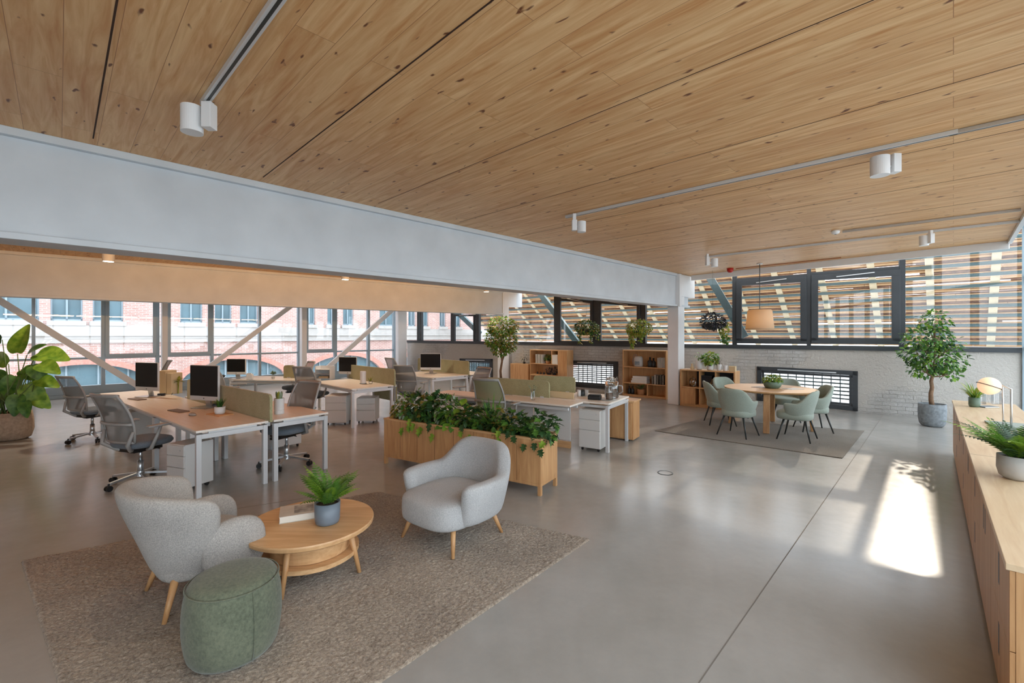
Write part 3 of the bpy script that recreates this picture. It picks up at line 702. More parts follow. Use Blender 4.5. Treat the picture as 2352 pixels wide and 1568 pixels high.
def potted(name, label, loc, r, h, potmat, fol, cat='potted plant', group=None, prof=None, rot=0, scale=1):
    """fol: function(mb, z) that grows the leaves; returns materials"""
    t = thing(name, label, cat, loc, rot, group)
    pr = prof or [(r * .72, 0), (r * .86, h * .05), (r * .98, h * .3), (r, h), (r * .9, h), (r * .88, h * .88), (0, h * .88)]
    MB().lathe(pr, 32).build('pot', potmat, t, smooth=True)
    MB().lathe([(r * .88, h * .9), (0, h * .93)], 20).build('soil', M_SOIL, t)
    mb = MB(); mats = fol(mb, h * .9); mb.build('foliage', mats, t)
    if scale != 1: t.scale = (scale,) * 3
    return t
def f_blades(n, L, W, spread, mats, seed=1, bend=(.1, .5), rr=.03):
    def f(mb, z):
        rg = random.Random(seed)
        for i in range(n):
            a = rg.uniform(0, 2 * pi); s = rg.uniform(.1, spread); d = V((cos(a) * s, sin(a) * s, 1)); k = rg.uniform(.6, 1.1)
            leaf(mb, (cos(a) * rr * rg.random(), sin(a) * rr * rg.random(), z), d, V((-cos(a), -sin(a), .4)) * -1 if False else V((-cos(a), -sin(a), s)), L * k, W, 'blade', rg.uniform(*bend), rg.randrange(len(mats)))
        return mats
    return f
def f_fronds(n, L, W, spread, droop, mats, seed=1, pairs=11, wl=.35, rr=.03):
    def f(mb, z):
        rg = random.Random(seed)
        for i in range(n):
            a = 2 * pi * i / n + rg.uniform(-.4, .4); s = rg.uniform(.15, spread); k = rg.uniform(.65, 1.1)
            frond(mb, (cos(a) * rr * rg.random(), sin(a) * rr * rg.random(), z), (cos(a) * s, sin(a) * s, 1), L * k, W * k, droop * rg.uniform(.5, 1.2), rg.randrange(len(mats)), pairs, wl=wl)
        return mats
    return f
def f_bush(c, rad, n, L, W, kind, mats, seed=1, stems=8):
    def f(mb, z):
        rg = random.Random(seed)
        for i in range(stems):
            v = sph(rg, -.2); e = V(c) + V((v.x * rad[0], v.y * rad[1], v.z * rad[2])) + V((0, 0, z)); mb.tube([(0, 0, z - .01), (e.x * .4, e.y * .4, z + (e.z - z) * .5), e], [.003, .0025, .001], 4, mi=0)
        for i in range(n): clump(mb, (c[0], c[1], c[2] + z), rad, 1, L, W, kind, rg, rg.randrange(len(mats)))
        return mats
    return f

# tall fig-like tree by the right brick wall
def scl(cl, k): return cl
tree('potted_tree', 'tall leafy tree in a speckled grey stone pot beside the oak sideboard', fz(2141, 978), .205, .43, M_POTGRY,
     [(0, 0, .38), (-.012, .01, .5), (-.015, .01, .62), (.0, 0, .74), (-.01, .01, .86), (.01, 0, .98), (.02, 0, 1.08)],
     [((-.02, 0, 1.35), (.38, .36, .28), 5), ((-.3, 0, 1.4), (.28, .25, .16), 1.6), ((.3, -.03, 1.3), (.26, .25, .3), 2.2), ((-.05, .05, 1.7), (.4, .34, .22), 4), ((.05, 0, 2.02), (.24, .22, .2), 2), ((.25, 0, 1.6), (.25, .25, .14), 1), ((-.2, 0, 1.1), (.22, .2, .15), 1), ((.33, 0, 1.0), (.15, .15, .12), .6)],
     1500, .08, .052, [M_LEAF, M_LEAFD, M_LEAFB], seed=4)
# slender tree among the far desks
tp = at_depth(1151, 900, 13.6); tp.z = 0
tree('potted_tree', 'slim tree with a rounded golden green crown before the far brick wall, behind the desks', tp, .24, .42, M_POTPAL,
     [(0, 0, .38), (-.02, 0, .65), (.03, .02, .95), (0, 0, 1.15)],
     [((0, 0, 2.0), (.42, .4, .3), 4), ((-.2, 0, 1.65), (.3, .3, .3), 3), ((.22, 0, 1.55), (.28, .3, .35), 3), ((0, 0, 1.35), (.3, .3, .25), 2), ((.33, .0, 2.0), (.2, .2, .2), 1)],
     2300, .075, .05, [M_LEAF, M_LEAFO, M_LEAFB], seed=9)

# large-leaved plant far left
def big_leaf_plant():
    c = fz(28, 1008); t = thing('potted_philodendron', 'big heart-leaved green plant in a round beige stone pot at the left edge', 'plant', c)
    rg = random.Random(5); r_, h = .25, .46
    MB().lathe([(r_ * .7, 0), (r_ * .9, .03), (r_ * 1.04, h * .35), (r_ * 1.02, h * .7), (r_ * .94, h), (r_ * .86, h), (r_ * .84, h - .05), (0, h - .05)], 44).build('pot', M_POTBEI, t, smooth=True)
    MB().lathe([(r_ * .85, h - .05), (0, h - .03)], 24).build('soil', M_SOIL, t)
    # leaf tips as (px, py, length, direction angle in the picture, dark?)
    tips = [(40, 812, .44, 90, 2), (85, 812, .46, 0, 1), (62, 815, .3, 40, 0), (-20, 850, .4, 170, 0), (20, 862, .4, 200, 0), (50, 848, .36, -20, 0), (90, 835, .34, -12, 1), (60, 880, .4, -60, 2), (10, 890, .45, 240, 0), (85, 870, .3, -12, 1), (66, 900, .34, -35, 1), (40, 905, .3, -80, 0), (-10, 905, .5, 225, 0), (58, 920, .24, -70, 0), (20, 835, .32, 150, 1), (5, 780, .3, 160, 0), (36, 862, .34, -100, 0), (72, 840, .28, -50, 0)]
    mst = MB(); mls = []
    for i, (px, py, L, ang, mi) in enumerate(tips):
        dy = rg.uniform(-.25, .2); p = at_depth(px, py, c.y + dy) - c; a = R(ang)
        base = V((rg.uniform(-.12, .12), rg.uniform(-.1, .1), h - .04)); mid = V((base.x * .8 + p.x * .35, base.y + p.y * .3, p.z * .62)); mst.tube([base, mid, p], [.011, .009, .006], 7)
        d = V((cos(a), rg.uniform(-.4, .1), sin(a))); n = V((-sin(a) * .5 + rg.uniform(-.3, .3), -1.0, cos(a) * .6 + .5)) if ang not in (90,) else V((0, -1, .2))
        mb = MB(); leaf(mb, (0, 0, 0), d, n, L * 1.2, L * .78, 'heart', .3); o = mb.build('leaf', [M_LEAF, M_LEAFB, M_LEAFB][mi] if mi else M_LEAFD if i % 3 == 0 else M_LEAF, t, smooth=True, sub=2, loc=p); mls.append(o)
    for i in range(14):
        a = rg.uniform(0, 6.28); base = V((cos(a) * .12, sin(a) * .1, h - .04)); mst.tube([base, base * 1.0 + V((cos(a) * .05, sin(a) * .05, .3)), base + V((cos(a) * .16, sin(a) * .12, rg.uniform(.5, .8)))], [.01, .008, .004], 6)
    mst.build('stem', M_STEM, t, smooth=True)
big_leaf_plant()

# hanging plants before the back windows
def hanging(px, py, Y, label, mats, seed, rad, tails, n=850, grp=None):
    c = at_depth(px, py, Y); t = thing('hanging_plant', label, 'hanging plant', (c.x, c.y, c.z))
    MB().lathe([(.05, -.14), (.12, -.1), (.14, 0), (.125, 0), (.12, -.03), (0, -.03)], 24).build('pot', M_DARKST, t, smooth=True)
    mb = MB()
    for k in range(3): a = k * 2.1; mb.tube([(.13 * cos(a), .13 * sin(a), 0), (0, 0, .5)], .0022, 4)
    mb.tube([(0, 0, .5), (0, 0, CZ - c.z - .004)], .0025, 4); mb.build('cord', M_DARKST, t)
    rg = random.Random(seed); mb = MB()
    for i in range(n): clump(mb, (0, 0, .05), (rad[0], rad[0], rad[1]), 1, .062, .042, 'oval', rg, rg.randrange(len(mats)))
    for (dx, ln) in tails:
        z = 0.02; x = dx
        while z > -ln:
            x += rg.uniform(-.015, .015)
            for q in range(3): leaf(mb, (x + rg.uniform(-.05, .05), rg.uniform(-.1, .05), z), (rg.uniform(-1, 1), rg.uniform(-1, 1), -.4), (0, 0, 1), .06, .04, 'oval', .3, rg.randrange(len(mats)))
            z -= .02
    mb.build('foliage', mats, t)
hanging(1347, 756, 12.9, 'dark green trailing plant hanging before the left sash of the middle black window', [M_LEAF, M_LEAFD, M_LEAFO], 1, (.34, .2), [(-.22, .42), (.1, .4), (.32, .3)])
hanging(1468, 758, 12.0, 'yellow green bushy plant hanging just left of the white column', [M_LEAFY, M_LEAFB, M_LEAFO], 2, (.33, .22), [(-.28, .5), (.05, .32), (-.2, .35)])
hanging(1637, 742, 10.6, 'charcoal and yellow plant hanging between white column and large black window', [M_LEAFK, M_LEAFK, M_LEAFK], 3, (.27, .19), [], 760)
hg = [o for o in bpy.data.objects if o.name.startswith('hanging_plant')][-1]
mb = MB(); rg = random.Random(12)
for i in range(210):
    t_ = rg.random(); leaf(mb, (.28 + .1 * rg.uniform(-1, 1) - .0 * t_, rg.uniform(-.08, .08), .0 - .46 * t_), sph(rg), (0, 0, 1), .07, .05, 'oval', .3, 0 if t_ < .6 else 1)
mb.build('trailing_shoots', [M_LEAFY, M_LEAF], hg)

# ------------------------------------------------------------------ rugs
def quad_rug(name, label, pts, mat, th=.012):
    mb = MB().prism([(p[0], p[1]) for p in pts], 0.001, th); o = mb.build(name, mat, bevel=.004); tag(o, label, 'rug'); return o
RUG1 = [(-3.80, 3.46), (-1.32, 1.48), (.67, 3.83), (-1.49, 4.99)]
def pile_rug(label, q, mat, n=300, h=.012):
    rg = random.Random(1); q = [V((x, y, 0)) for x, y in q]; vs = []; fs = []
    for i in range(n + 1):
        a = q[0].lerp(q[3], i / n); b = q[1].lerp(q[2], i / n)
        for j in range(n + 1):
            p = a.lerp(b, j / n); e = i in (0, n) or j in (0, n)
            vs.append((p.x + (0 if e else rg.uniform(-.004, .004)), p.y + (0 if e else rg.uniform(-.004, .004)), .001 if e else h + rg.uniform(-.0045, .0045) + .002 * sin(p.x * 9 + 3 * sin(p.y * 5))))
    fs = [(i * (n + 1) + j, i * (n + 1) + j + 1, (i + 1) * (n + 1) + j + 1, (i + 1) * (n + 1) + j) for i in range(n) for j in range(n)]
    mb = MB(); mb.add(vs, fs); tag(mb.build('area_rug', mat, smooth=True), label, 'rug')
pile_rug('large taupe looped rug under the armchairs and round coffee table', RUG1, M_RUG)
p_ = [fz(1504, 990), fz(1935, 1053), fz(1985, 990), fz(1612, 962)]
quad_rug('area_rug', 'flat grey brown rug under the round dining table and its chairs', [(p.x, p.y) for p in p_], M_RUG2)
# round floor box
t = thing('floor_box', 'round metal floor outlet set flush in the concrete floor', 'floor outlet', fz(1528, 1086))
MB().lathe([(.095, 0.0), (.095, .004), (.08, .004), (.08, .0)], 40).build('ring', M_DARKST, t); MB().lathe([(.08, .0), (.08, .003), (0, .003)], 40).build('lid', MATS['polished_concrete'], t)

# ------------------------------------------------------------------ upholstered chairs
def sc_(x, p): return math.copysign(abs(x) ** p, x)
def shell(mb, W, D, z0, th, hfun, thk, taper, lean, n=40, ex=.72, rim=.5, bot=.92):
    """swept tub shell; front is -y. th: half opening start angle"""
    a0, a1 = th, pi - th; K = 12
    for i in range(n + 1):
        a = a0 + (a1 - a0) * i / n; cx, sy = sc_(cos(a), ex), sc_(sin(a), ex); h = hfun(a)
        edge = min(i, n - i) / (n * .06); ek = min(1, edge); ek = math.sqrt(1 - (1 - ek) ** 2) if ek < 1 else 1
        sec = []
        def P(inset, t):
            z = z0 + (h - z0) * t; k = (bot + (1 - bot) * min(1, t * 1.6)) if t >= 0 else bot
            x = cx * (W / 2 - inset); y = sy * (D / 2 - inset)
            f = taper + (1 - taper) * min(1, (z - z0) / (h - z0 + 1e-6) * 1.25) ** .7
            flare = lean * max(0, z - z0 - .15)
            return V((x * f + cx * flare * .6, y * f + sy * flare, z))
        T = thk
        pts = [(T * .7, 0.0), (T * .25, .0), (0.0, .08), (0, .35), (0, .7), (0, .93), (T * .18, .985), (T * .5, 1.0), (T * .82, .985), (T, .92), (T * 1.05, .6), (T * 1.05, .25), (T * .95, .0)]
        for ins, t in pts:
            mid = T * .5; sec.append(P(mid + (ins - mid) * (.25 + .75 * ek), t if ek > .99 else t * (.86 + .14 * ek) + .0))
        if i == 0: base = len(mb.v)
        mb.v += [tuple(p) for p in sec]; m_ = len(sec)
        if i:
            o = len(mb.v) - m_
            for k in range(m_):
                k2 = (k + 1) % m_; mb.f.append((o - m_ + k, o + k, o + k2, o - m_ + k2)); mb.mi.append(0)
    mb.f.append(tuple(range(base, base + m_))); mb.mi.append(0); mb.f.append(tuple(range(len(mb.v) - 1, len(mb.v) - m_ - 1, -1))); mb.mi.append(0)
def sstep(x, a, b): t = max(0, min(1, (x - a) / (b - a))); return t * t * (3 - 2 * t)
def cushion(mb, W, D, z0, z1, p=3.2, dome=.02, n=44, off=(0, 0)):
    prof = [(.0, z0), (.93, z0), (.985, z0 + .015), (1, (z0 + z1) / 2), (.99, z1 - .025), (.95, z1 - .004), (.8, z1 + dome * .5), (.4, z1 + dome), (0, z1 + dome)]
    mb.lathe([(r, z) for r, z in prof], n, (off[0], off[1], 0), W / 2, D / 2, p=p)
def legs4(t, mat, sx, sy, z, dx=.06, r0=.022, r1=.013, name='leg', yo=0.0):
    for a, b in ((1, 1), (-1, 1), (1, -1), (-1, -1)):
        MB().cyl((a * sx, b * sy + yo, z), (a * (sx + dx), b * (sy + dx) + yo, 0), r0, r1, 14).build(name, mat, t, smooth=True)

def tub_armchair(label, loc, rot):
    t = thing('armchair', label, 'armchair', loc, rot)
    mb = MB(); hf = lambda a: .55 + .215 * sstep(sin(a), .35, .98)
    shell(mb, .89, .86, .20, R(-38), hf, .12, .86, .10, n=52, ex=.78)
    mb.build('shell', M_WOOL, t, smooth=True, sub=1)
    mb = MB(); cushion(mb, .67, .72, .19, .40, p=3.6, dome=.03, off=(0, -.07)); mb.build('seat', M_WOOL, t, smooth=True, sub=1)
    legs4(t, M_OAKZ, .24, .23, .22, .07, .024, .013, yo=-.03)
    return t
def wing_armchair(label, loc, rot):
    t = thing('armchair', label, 'armchair', loc, rot)
    mb = MB(); hf = lambda a: .79 - .08 * (1 - sin(a)) ** 1.5
    shell(mb, .72, .72, .2, R(-4), hf, .11, .72, .22, n=44, ex=.85); mb.build('backrest', M_BOUCLE, t, smooth=True, sub=1)
    for s in (-1, 1):
        mb = MB(); mb.lathe([(0, 0), (.75, .0), (.97, .05), (1.0, .18), (.95, .25), (.72, .315), (.35, .335), (0, .34)], 28, (s * .295, -.12, .2), .07, .19, p=2.6); mb.build('armrest', M_BOUCLE, t, smooth=True, sub=1)
    mb = MB(); cushion(mb, .54, .54, .19, .40, off=(0, -.01), dome=.03); mb.build('seat', M_BOUCLE, t, smooth=True, sub=1)
    legs4(t, M_OAKZ, .2, .2, .22, .07, .024, .013, yo=-.02)
    return t
AR = atan2(A2.y, A2.x)     # heading helper: an object's front (-y) turned to heading h has rot = h + 90 deg
def head(deg): return R(deg) + pi / 2
tub_armchair('light grey rounded armchair between coffee table and wooden planter', (-.50, 3.93, .012), head(232))
wing_armchair('light boucle armchair seen from behind, left of the coffee table', (-2.13, 3.06, .014), head(48))

t = thing('pouf', 'green velvet drum-shaped pouf in front of the armchair at the bottom left', 'pouf', (-1.55, 2.49, .014))
mb = MB().lathe([(0, 0), (.24, 0), (.262, .02), (.285, .12), (.29, .22), (.282, .33), (.262, .405), (.235, .43), (.12, .445), (0, .448)], 56, sy=.94); mb.build('cover', M_VELVET, t, smooth=True, sub=1); t.scale = (.83, .9, .97)
mb = MB(); mb.tube([(.268 * cos(2 * pi * i / 60), .252 * sin(2 * pi * i / 60), .402) for i in range(61)], .0045, 6)
a = R(-35); mb.tube([(.262 * cos(a), .246 * sin(a), .40), (.284 * cos(a), .267 * sin(a), .33), (.292 * cos(a), .275 * sin(a), .22), (.287 * cos(a), .27 * sin(a), .12), (.264 * cos(a), .248 * sin(a), .02)], .003, 5); mb.build('piping', M_VELVET, t, smooth=True)

# coffee table
t = thing('coffee_table', 'round oak coffee table with a lower drum shelf on the taupe rug', 'coffee table', (-1.49, 3.32, .012))
MB().lathe([(0, .328), (.425, .328), (.44, .338), (.443, .36), (.44, .37), (0, .372)], 72).build('tabletop', M_OAK, t, bevel=0)
MB().lathe([(0, .13), (.30, .13), (.335, .135), (.335, .165), (0, .167)], 56).build('shelf', M_OAK, t)
MB().lathe([(.26, .167), (.27, .17), (.295, .335), (0, .335)], 56).build('drum', M_OAK, t, smooth=False)
for k in range(4):
    a = R(-95 + 90 * k); MB().cyl((.29 * cos(a), .29 * sin(a), .335), (.37 * cos(a), .37 * sin(a), 0), .023, .014, 14).build('leg', M_OAKZ, t, smooth=True)
CT = .012 + .372
def book(name, label, loc, rot, L, W, H, cover, cat='book', group=None, art=False):
    t = thing(name, label, cat, loc, rot, group)
    MB().box(-L / 2 + .004, L / 2 - .004, -W / 2 + .006, W / 2 - .0, .003, H - .003).build('pages', M_PAPER, t)
    MB().box(-L / 2, L / 2, -W / 2, W / 2, 0, .003).box(-L / 2, L / 2, -W / 2, W / 2, H - .003, H).box(-L / 2, L / 2, W / 2 - .003, W / 2, 0, H).build('cover', cover, t)
    if art: MB().box(-L * .15, L * .33, -W * .34, W * .36, H, H + .0006).build('cover_photo', MATS.get('greyphoto') or simple('greyphoto', (96, 90, 86), .5, rgb2=(190, 186, 180), scale=14), t)
    return t
bp_ = fz(690, 1183, CT)
book('coffee_table_book', 'thick white hardcover book with a grey photo on the cover, on the coffee table', (bp_.x, bp_.y, CT), R(25), .28, .23, .05, simple('book_cover', (200, 190, 178), .55, var=.12, scale=9), art=True)
pp = fz(752, 1200, CT)
potted('potted_fern', 'bright green fern in a slate blue ceramic pot on the coffee table', (pp.x, pp.y, CT), .088, .155, M_POTBLU, f_fronds(22, .3, .055, 1.0, .9, [M_LEAF, M_LEAFB, M_LEAF], 3, pairs=13, wl=.4),
       prof=[(.066, 0), (.08, .008), (.086, .03), (.09, .155), (.082, .155), (.08, .135), (0, .135)])

# ------------------------------------------------------------------ dining group
dc = V((4.87, 8.46, .012))
t = thing('dining_table', 'round oak table with sturdy oak legs on the grey brown rug', 'table', dc)
MB().lathe([(0, .70), (.73, .70), (.765, .715), (.775, .735), (.77, .74), (0, .74)], 72).build('tabletop', M_OAK, t)
for k in range(4):
    a = R(-124 + 90 * k); MB().bar((.58 * cos(a), .58 * sin(a), .70), (.68 * cos(a), .68 * sin(a), 0), .1, .05, up=(cos(a), sin(a), 0)).build('leg', M_OAKZ, t, bevel=.008)
MB().box(-.55, .55, -.03, .03, .63, .70, M=Matrix.Rotation(R(-34), 4, 'Z')).box(-.55, .55, -.03, .03, .63, .70, M=Matrix.Rotation(R(56), 4, 'Z')).build('apron', M_OAK, t)
def tub_chair():
    t = thing('tub_chair', '', 'chair', (0, 0, 0), 0, 'sage tub chairs around the round table')
    mb = MB(); hf = lambda a: .62 + .21 * sstep(sin(a), .1, .95)
    shell(mb, .60, .56, .37, R(-30), hf, .055, .74, .12, n=40, ex=.85); mb.build('shell', M_SAGE, t, smooth=True, sub=1)
    mb = MB(); cushion(mb, .50, .52, .34, .46, p=2.8, dome=.02, off=(0, -.03)); mb.build('seat', M_SAGE, t, smooth=True)
    MB().lathe([(0, .335), (.2, .335), (.2, .352), (0, .352)], 24).build('under_frame', M_BLACK, t)
    legs4(t, M_DARKST, .16, .15, .345, .09, .017, .010)
    return t
tc0 = tub_chair()
tubs = [(3.93, 7.78, 38, 'sage green tub chair at the front left of the round table, back to the camera'), (4.78, 7.50, 135, 'sage green tub chair at the front right of the round table, nearest the tree'),
        (4.08, 8.78, -12, 'sage green tub chair half hidden behind the front left chair of the round table'), (5.50, 8.18, 165, 'sage green tub chair on the right side of the round table, before the grid window'),
        (4.6, 9.45, -72, 'sage green tub chair behind the round table, left of the bowl plant'), (5.6, 9.15, -120, 'sage green tub chair behind the round table on the side of the grid window')]
for i, (x, y, h, lb) in enumerate(tubs):
    if i == 0: tc0.location = (x, y, .012); tc0.rotation_euler.z = head(h); tc0['label'] = lb
    else: dup(tc0, (x, y, .012), head(h), lb)
bw = fz(1774, 891, .752); potted('bowl_plant', 'small yellow green plant in a low green bowl in the middle of the round table', (bw.x, bw.y, .752), .15, .13, M_POTGRN,
       f_bush((0, 0, .05), (.16, .15, .07), 420, .045, .03, 'oval', [M_LEAFY, M_LEAFB, M_LEAF], 8), prof=[(.09, 0), (.13, .02), (.15, .07), (.148, .125), (.138, .13), (.13, .11), (0, .11)])
mp_ = fz(1822, 893, .752)
t = tag(MB().box(-.15, .15, -.1, .1, 0, .004).build('magazine', M_POTPAL, loc=(mp_.x, mp_.y, .7525), rot=.3), 'pale magazine lying on the round table right of the bowl plant', 'magazine')
mp_ = fz(1745, 889, .752)
tag(MB().box(-.13, .13, -.09, .09, 0, .006).build('notebook', M_DWOOD, loc=(mp_.x, mp_.y, .7525), rot=.5), 'brown notebook lying on the round table left of the bowl plant', 'notebook')
# pendant over the table
pc = at_depth(1745, 757, 9.55)
t = thing('pendant_lamp', 'large linen drum pendant lamp hanging over the round dining table', 'lamp', (pc.x, pc.y, pc.z))
mb = MB().lathe([(.275, 0), (.235, .40), (.215, .425), (.03, .43)], 48); mb.build('lamp_shade', M_SHADE, t, smooth=True)
MB().tube([(0, 0, .38), (0, 0, CZ - pc.z)], .008, 8).build('cord', M_DARKST, t); MB().lathe([(.06, CZ - pc.z - .02), (.06, CZ - pc.z), (0, CZ - pc.z)], 20).build('canopy', M_SILVER, t)
MB().lathe([(0, .12), (.05, .14), (.07, .2), (.04, .26), (0, .28)], 20).build('bulb', emit('warm_bulb', (255, 214, 160), 4), t, smooth=True)
MB().cyl((0, 0, .03), (0, 0, .034), .262, n=40).build('diffuser', glassy('diffuser', (1, .95, .85), .05), t)

# ------------------------------------------------------------------ wooden planter with mixed greenery
pf, pl_ = fz(1242, 1140), fz(882, 1064)
dpl = (pl_ - pf); LP = dpl.length; rp_ = atan2(dpl.y, dpl.x)      # local x runs from the front right end to the far left
t = thing('planter_box', 'long oak planter box full of greenery between the armchair and the desks', 'planter', pf, rp_)
DP = -.42
mb = MB().box(0, LP, DP, 0, .10, .13).box(0, LP, -.025, 0, .13, .60).box(0, LP, DP, DP + .025, .13, .60).box(0, .025, DP + .025, -.025, .13, .60).box(LP - .025, LP, DP + .025, -.025, .13, .60)
mb.build('body', M_OAKZ, t, bevel=.003)
mb = MB().box(-.006, LP + .006, -.04, .006, .60, .622).box(-.006, LP + .006, DP - .006, DP + .034, .60, .622).box(-.006, .034, DP + .034, -.04, .60, .622).box(LP - .034, LP + .006, DP + .034, -.04, .60, .622); mb.build('rim', M_OAK, t, bevel=.002)
for k in range(1, 8): MB().box(LP * k / 8 - .0015, LP * k / 8 + .0015, -.001, .001, .13, .6).build('joint', MATS['groove'], t)
for x in (.0, LP - .04):
    for y in (DP, -.04): MB().box(x, x + .04, y, y + .04, 0, .10).build('leg', M_OAKZ, t, bevel=.002)
MB().box(.02, LP - .02, DP + .02, -.02, .52, .56).build('soil', M_SOIL, t)
Mpl = Matrix.Translation(pf) @ Matrix.Rotation(rp_, 4, 'Z')
rg = random.Random(21)
kinds = ['ivy', 'fern', 'ivy', 'mixed', 'grass', 'ivy', 'mixed', 'bright', 'silver', 'ivy', 'mixed', 'ivy', 'silver', 'yellow']
desc = {'ivy': 'dark green lobed ivy spilling over the edge of the wooden planter', 'fern': 'feathery fern in the wooden planter', 'mixed': 'bushy mid green plant in the wooden planter', 'grass': 'tall strap-leaved plant standing up from the right half of the wooden planter',
        'bright': 'bright green broad-leaved plant in the middle of the wooden planter', 'silver': 'silvery grey green foliage plant in the wooden planter', 'yellow': 'yellow green plant at the far left corner of the wooden planter'}
xs = [LP * (i + .5) / 14 for i in range(14)]
PLL = ['dark lobed ivy at the right-hand end of the wooden planter', 'feathery fern second from the right-hand end of the wooden planter', 'dark lobed ivy between the fern and the bushy plant, right part of the planter',
       'bushy green plant just right of the tall strap-leaved plant in the planter', 'tall strap-leaved plant standing up from the right half of the wooden planter', 'dark lobed ivy just left of the strap-leaved plant in the planter',
       'bushy green plant behind the grey armchair, middle right of the planter', 'bright green broad-leaved plant in the middle of the wooden planter', 'silvery fine-leaved plant left of the bright broad-leaved one in the planter',
       'dark lobed ivy in the left half of the planter, between silvery and bushy plants', 'bushy green plant in the left half of the wooden planter', 'dark lobed ivy third from the left-hand end of the planter', 'silvery fine-leaved plant second from the left-hand end of the planter', 'yellow green plant at the far left corner of the wooden planter']
for i, k in enumerate(kinds):
    mb = MB(); hgt = {0: .16, 13: .14}.get(i, .2); c0 = (0, 0, .1)
    if k == 'ivy':
        for q in range(120): clump(mb, (0, 0, .12), (.19, .18, .17), 1, .085, .08, 'lobed', rg, rg.choice([0, 0, 1]), grav=.3)
        for q in range(4):
            z = rg.uniform(-.06, .1); leaf(mb, (rg.uniform(-.18, .18), -DP / 2 * 1.0 + rg.uniform(.02, .06) , z), (rg.uniform(-.6, .6), .5, -.8), (0, 1, .4), .09, .08, 'lobed', .2, rg.choice([0, 2]))
        mats = [M_LEAFD, M_LEAF, M_LEAFB]
    elif k == 'fern':
        for q in range(16): a = rg.uniform(0, 6.28); frond(mb, (0, 0, .02), (cos(a) * .8, sin(a) * .8, 1), rg.uniform(.2, .34), .06, 1.1, 0, 11, wl=.32)
        mats = [M_LEAF]
    elif k == 'grass':
        for q in range(34):
            a = rg.uniform(0, 6.28); s_ = rg.uniform(.05, .75); leaf(mb, (0, 0, -.01), (cos(a) * s_, sin(a) * s_, 1), (-cos(a), -sin(a), s_), rg.uniform(.3, .5), .032, 'blade', .25, 0)
        mats = [M_LEAF]
    else:
        M2 = {'mixed': [M_LEAF, M_LEAFD, M_LEAFO], 'bright': [M_LEAF, M_LEAFB], 'silver': [M_LEAFS, M_LEAF], 'yellow': [M_LEAFY, M_LEAFO]}[k]
        kd = 'lobed' if k == 'mixed' else 'oval'; L0 = {'mixed': .085, 'bright': .14, 'silver': .05, 'yellow': .06}[k]; rd = (.11, .11, .09) if k == 'yellow' else (.18, .19, .17)
        for q in range({'mixed': 150, 'bright': 80, 'silver': 330, 'yellow': 110}[k]): clump(mb, (0, 0, .12 if k != 'yellow' else .08), rd, 1, L0, L0 * .7, kd, rg, rg.randrange(len(M2)))
        mats = M2
    if i >= 8: mb.v = [(x, y, z * 1.35) for x, y, z in mb.v]
    for q in range(6): e = V((rg.uniform(-.12, .12), rg.uniform(-.12, .12), .1)); mb.tube([(0, 0, -.02), e], [.004, .002], 4)
    loc = Mpl @ V((xs[i], DP / 2, .575)); o = mb.build('planter_plant', mats, loc=loc, rot=rp_); tag(o, PLL[i], 'plant', 'plants in the wooden planter')

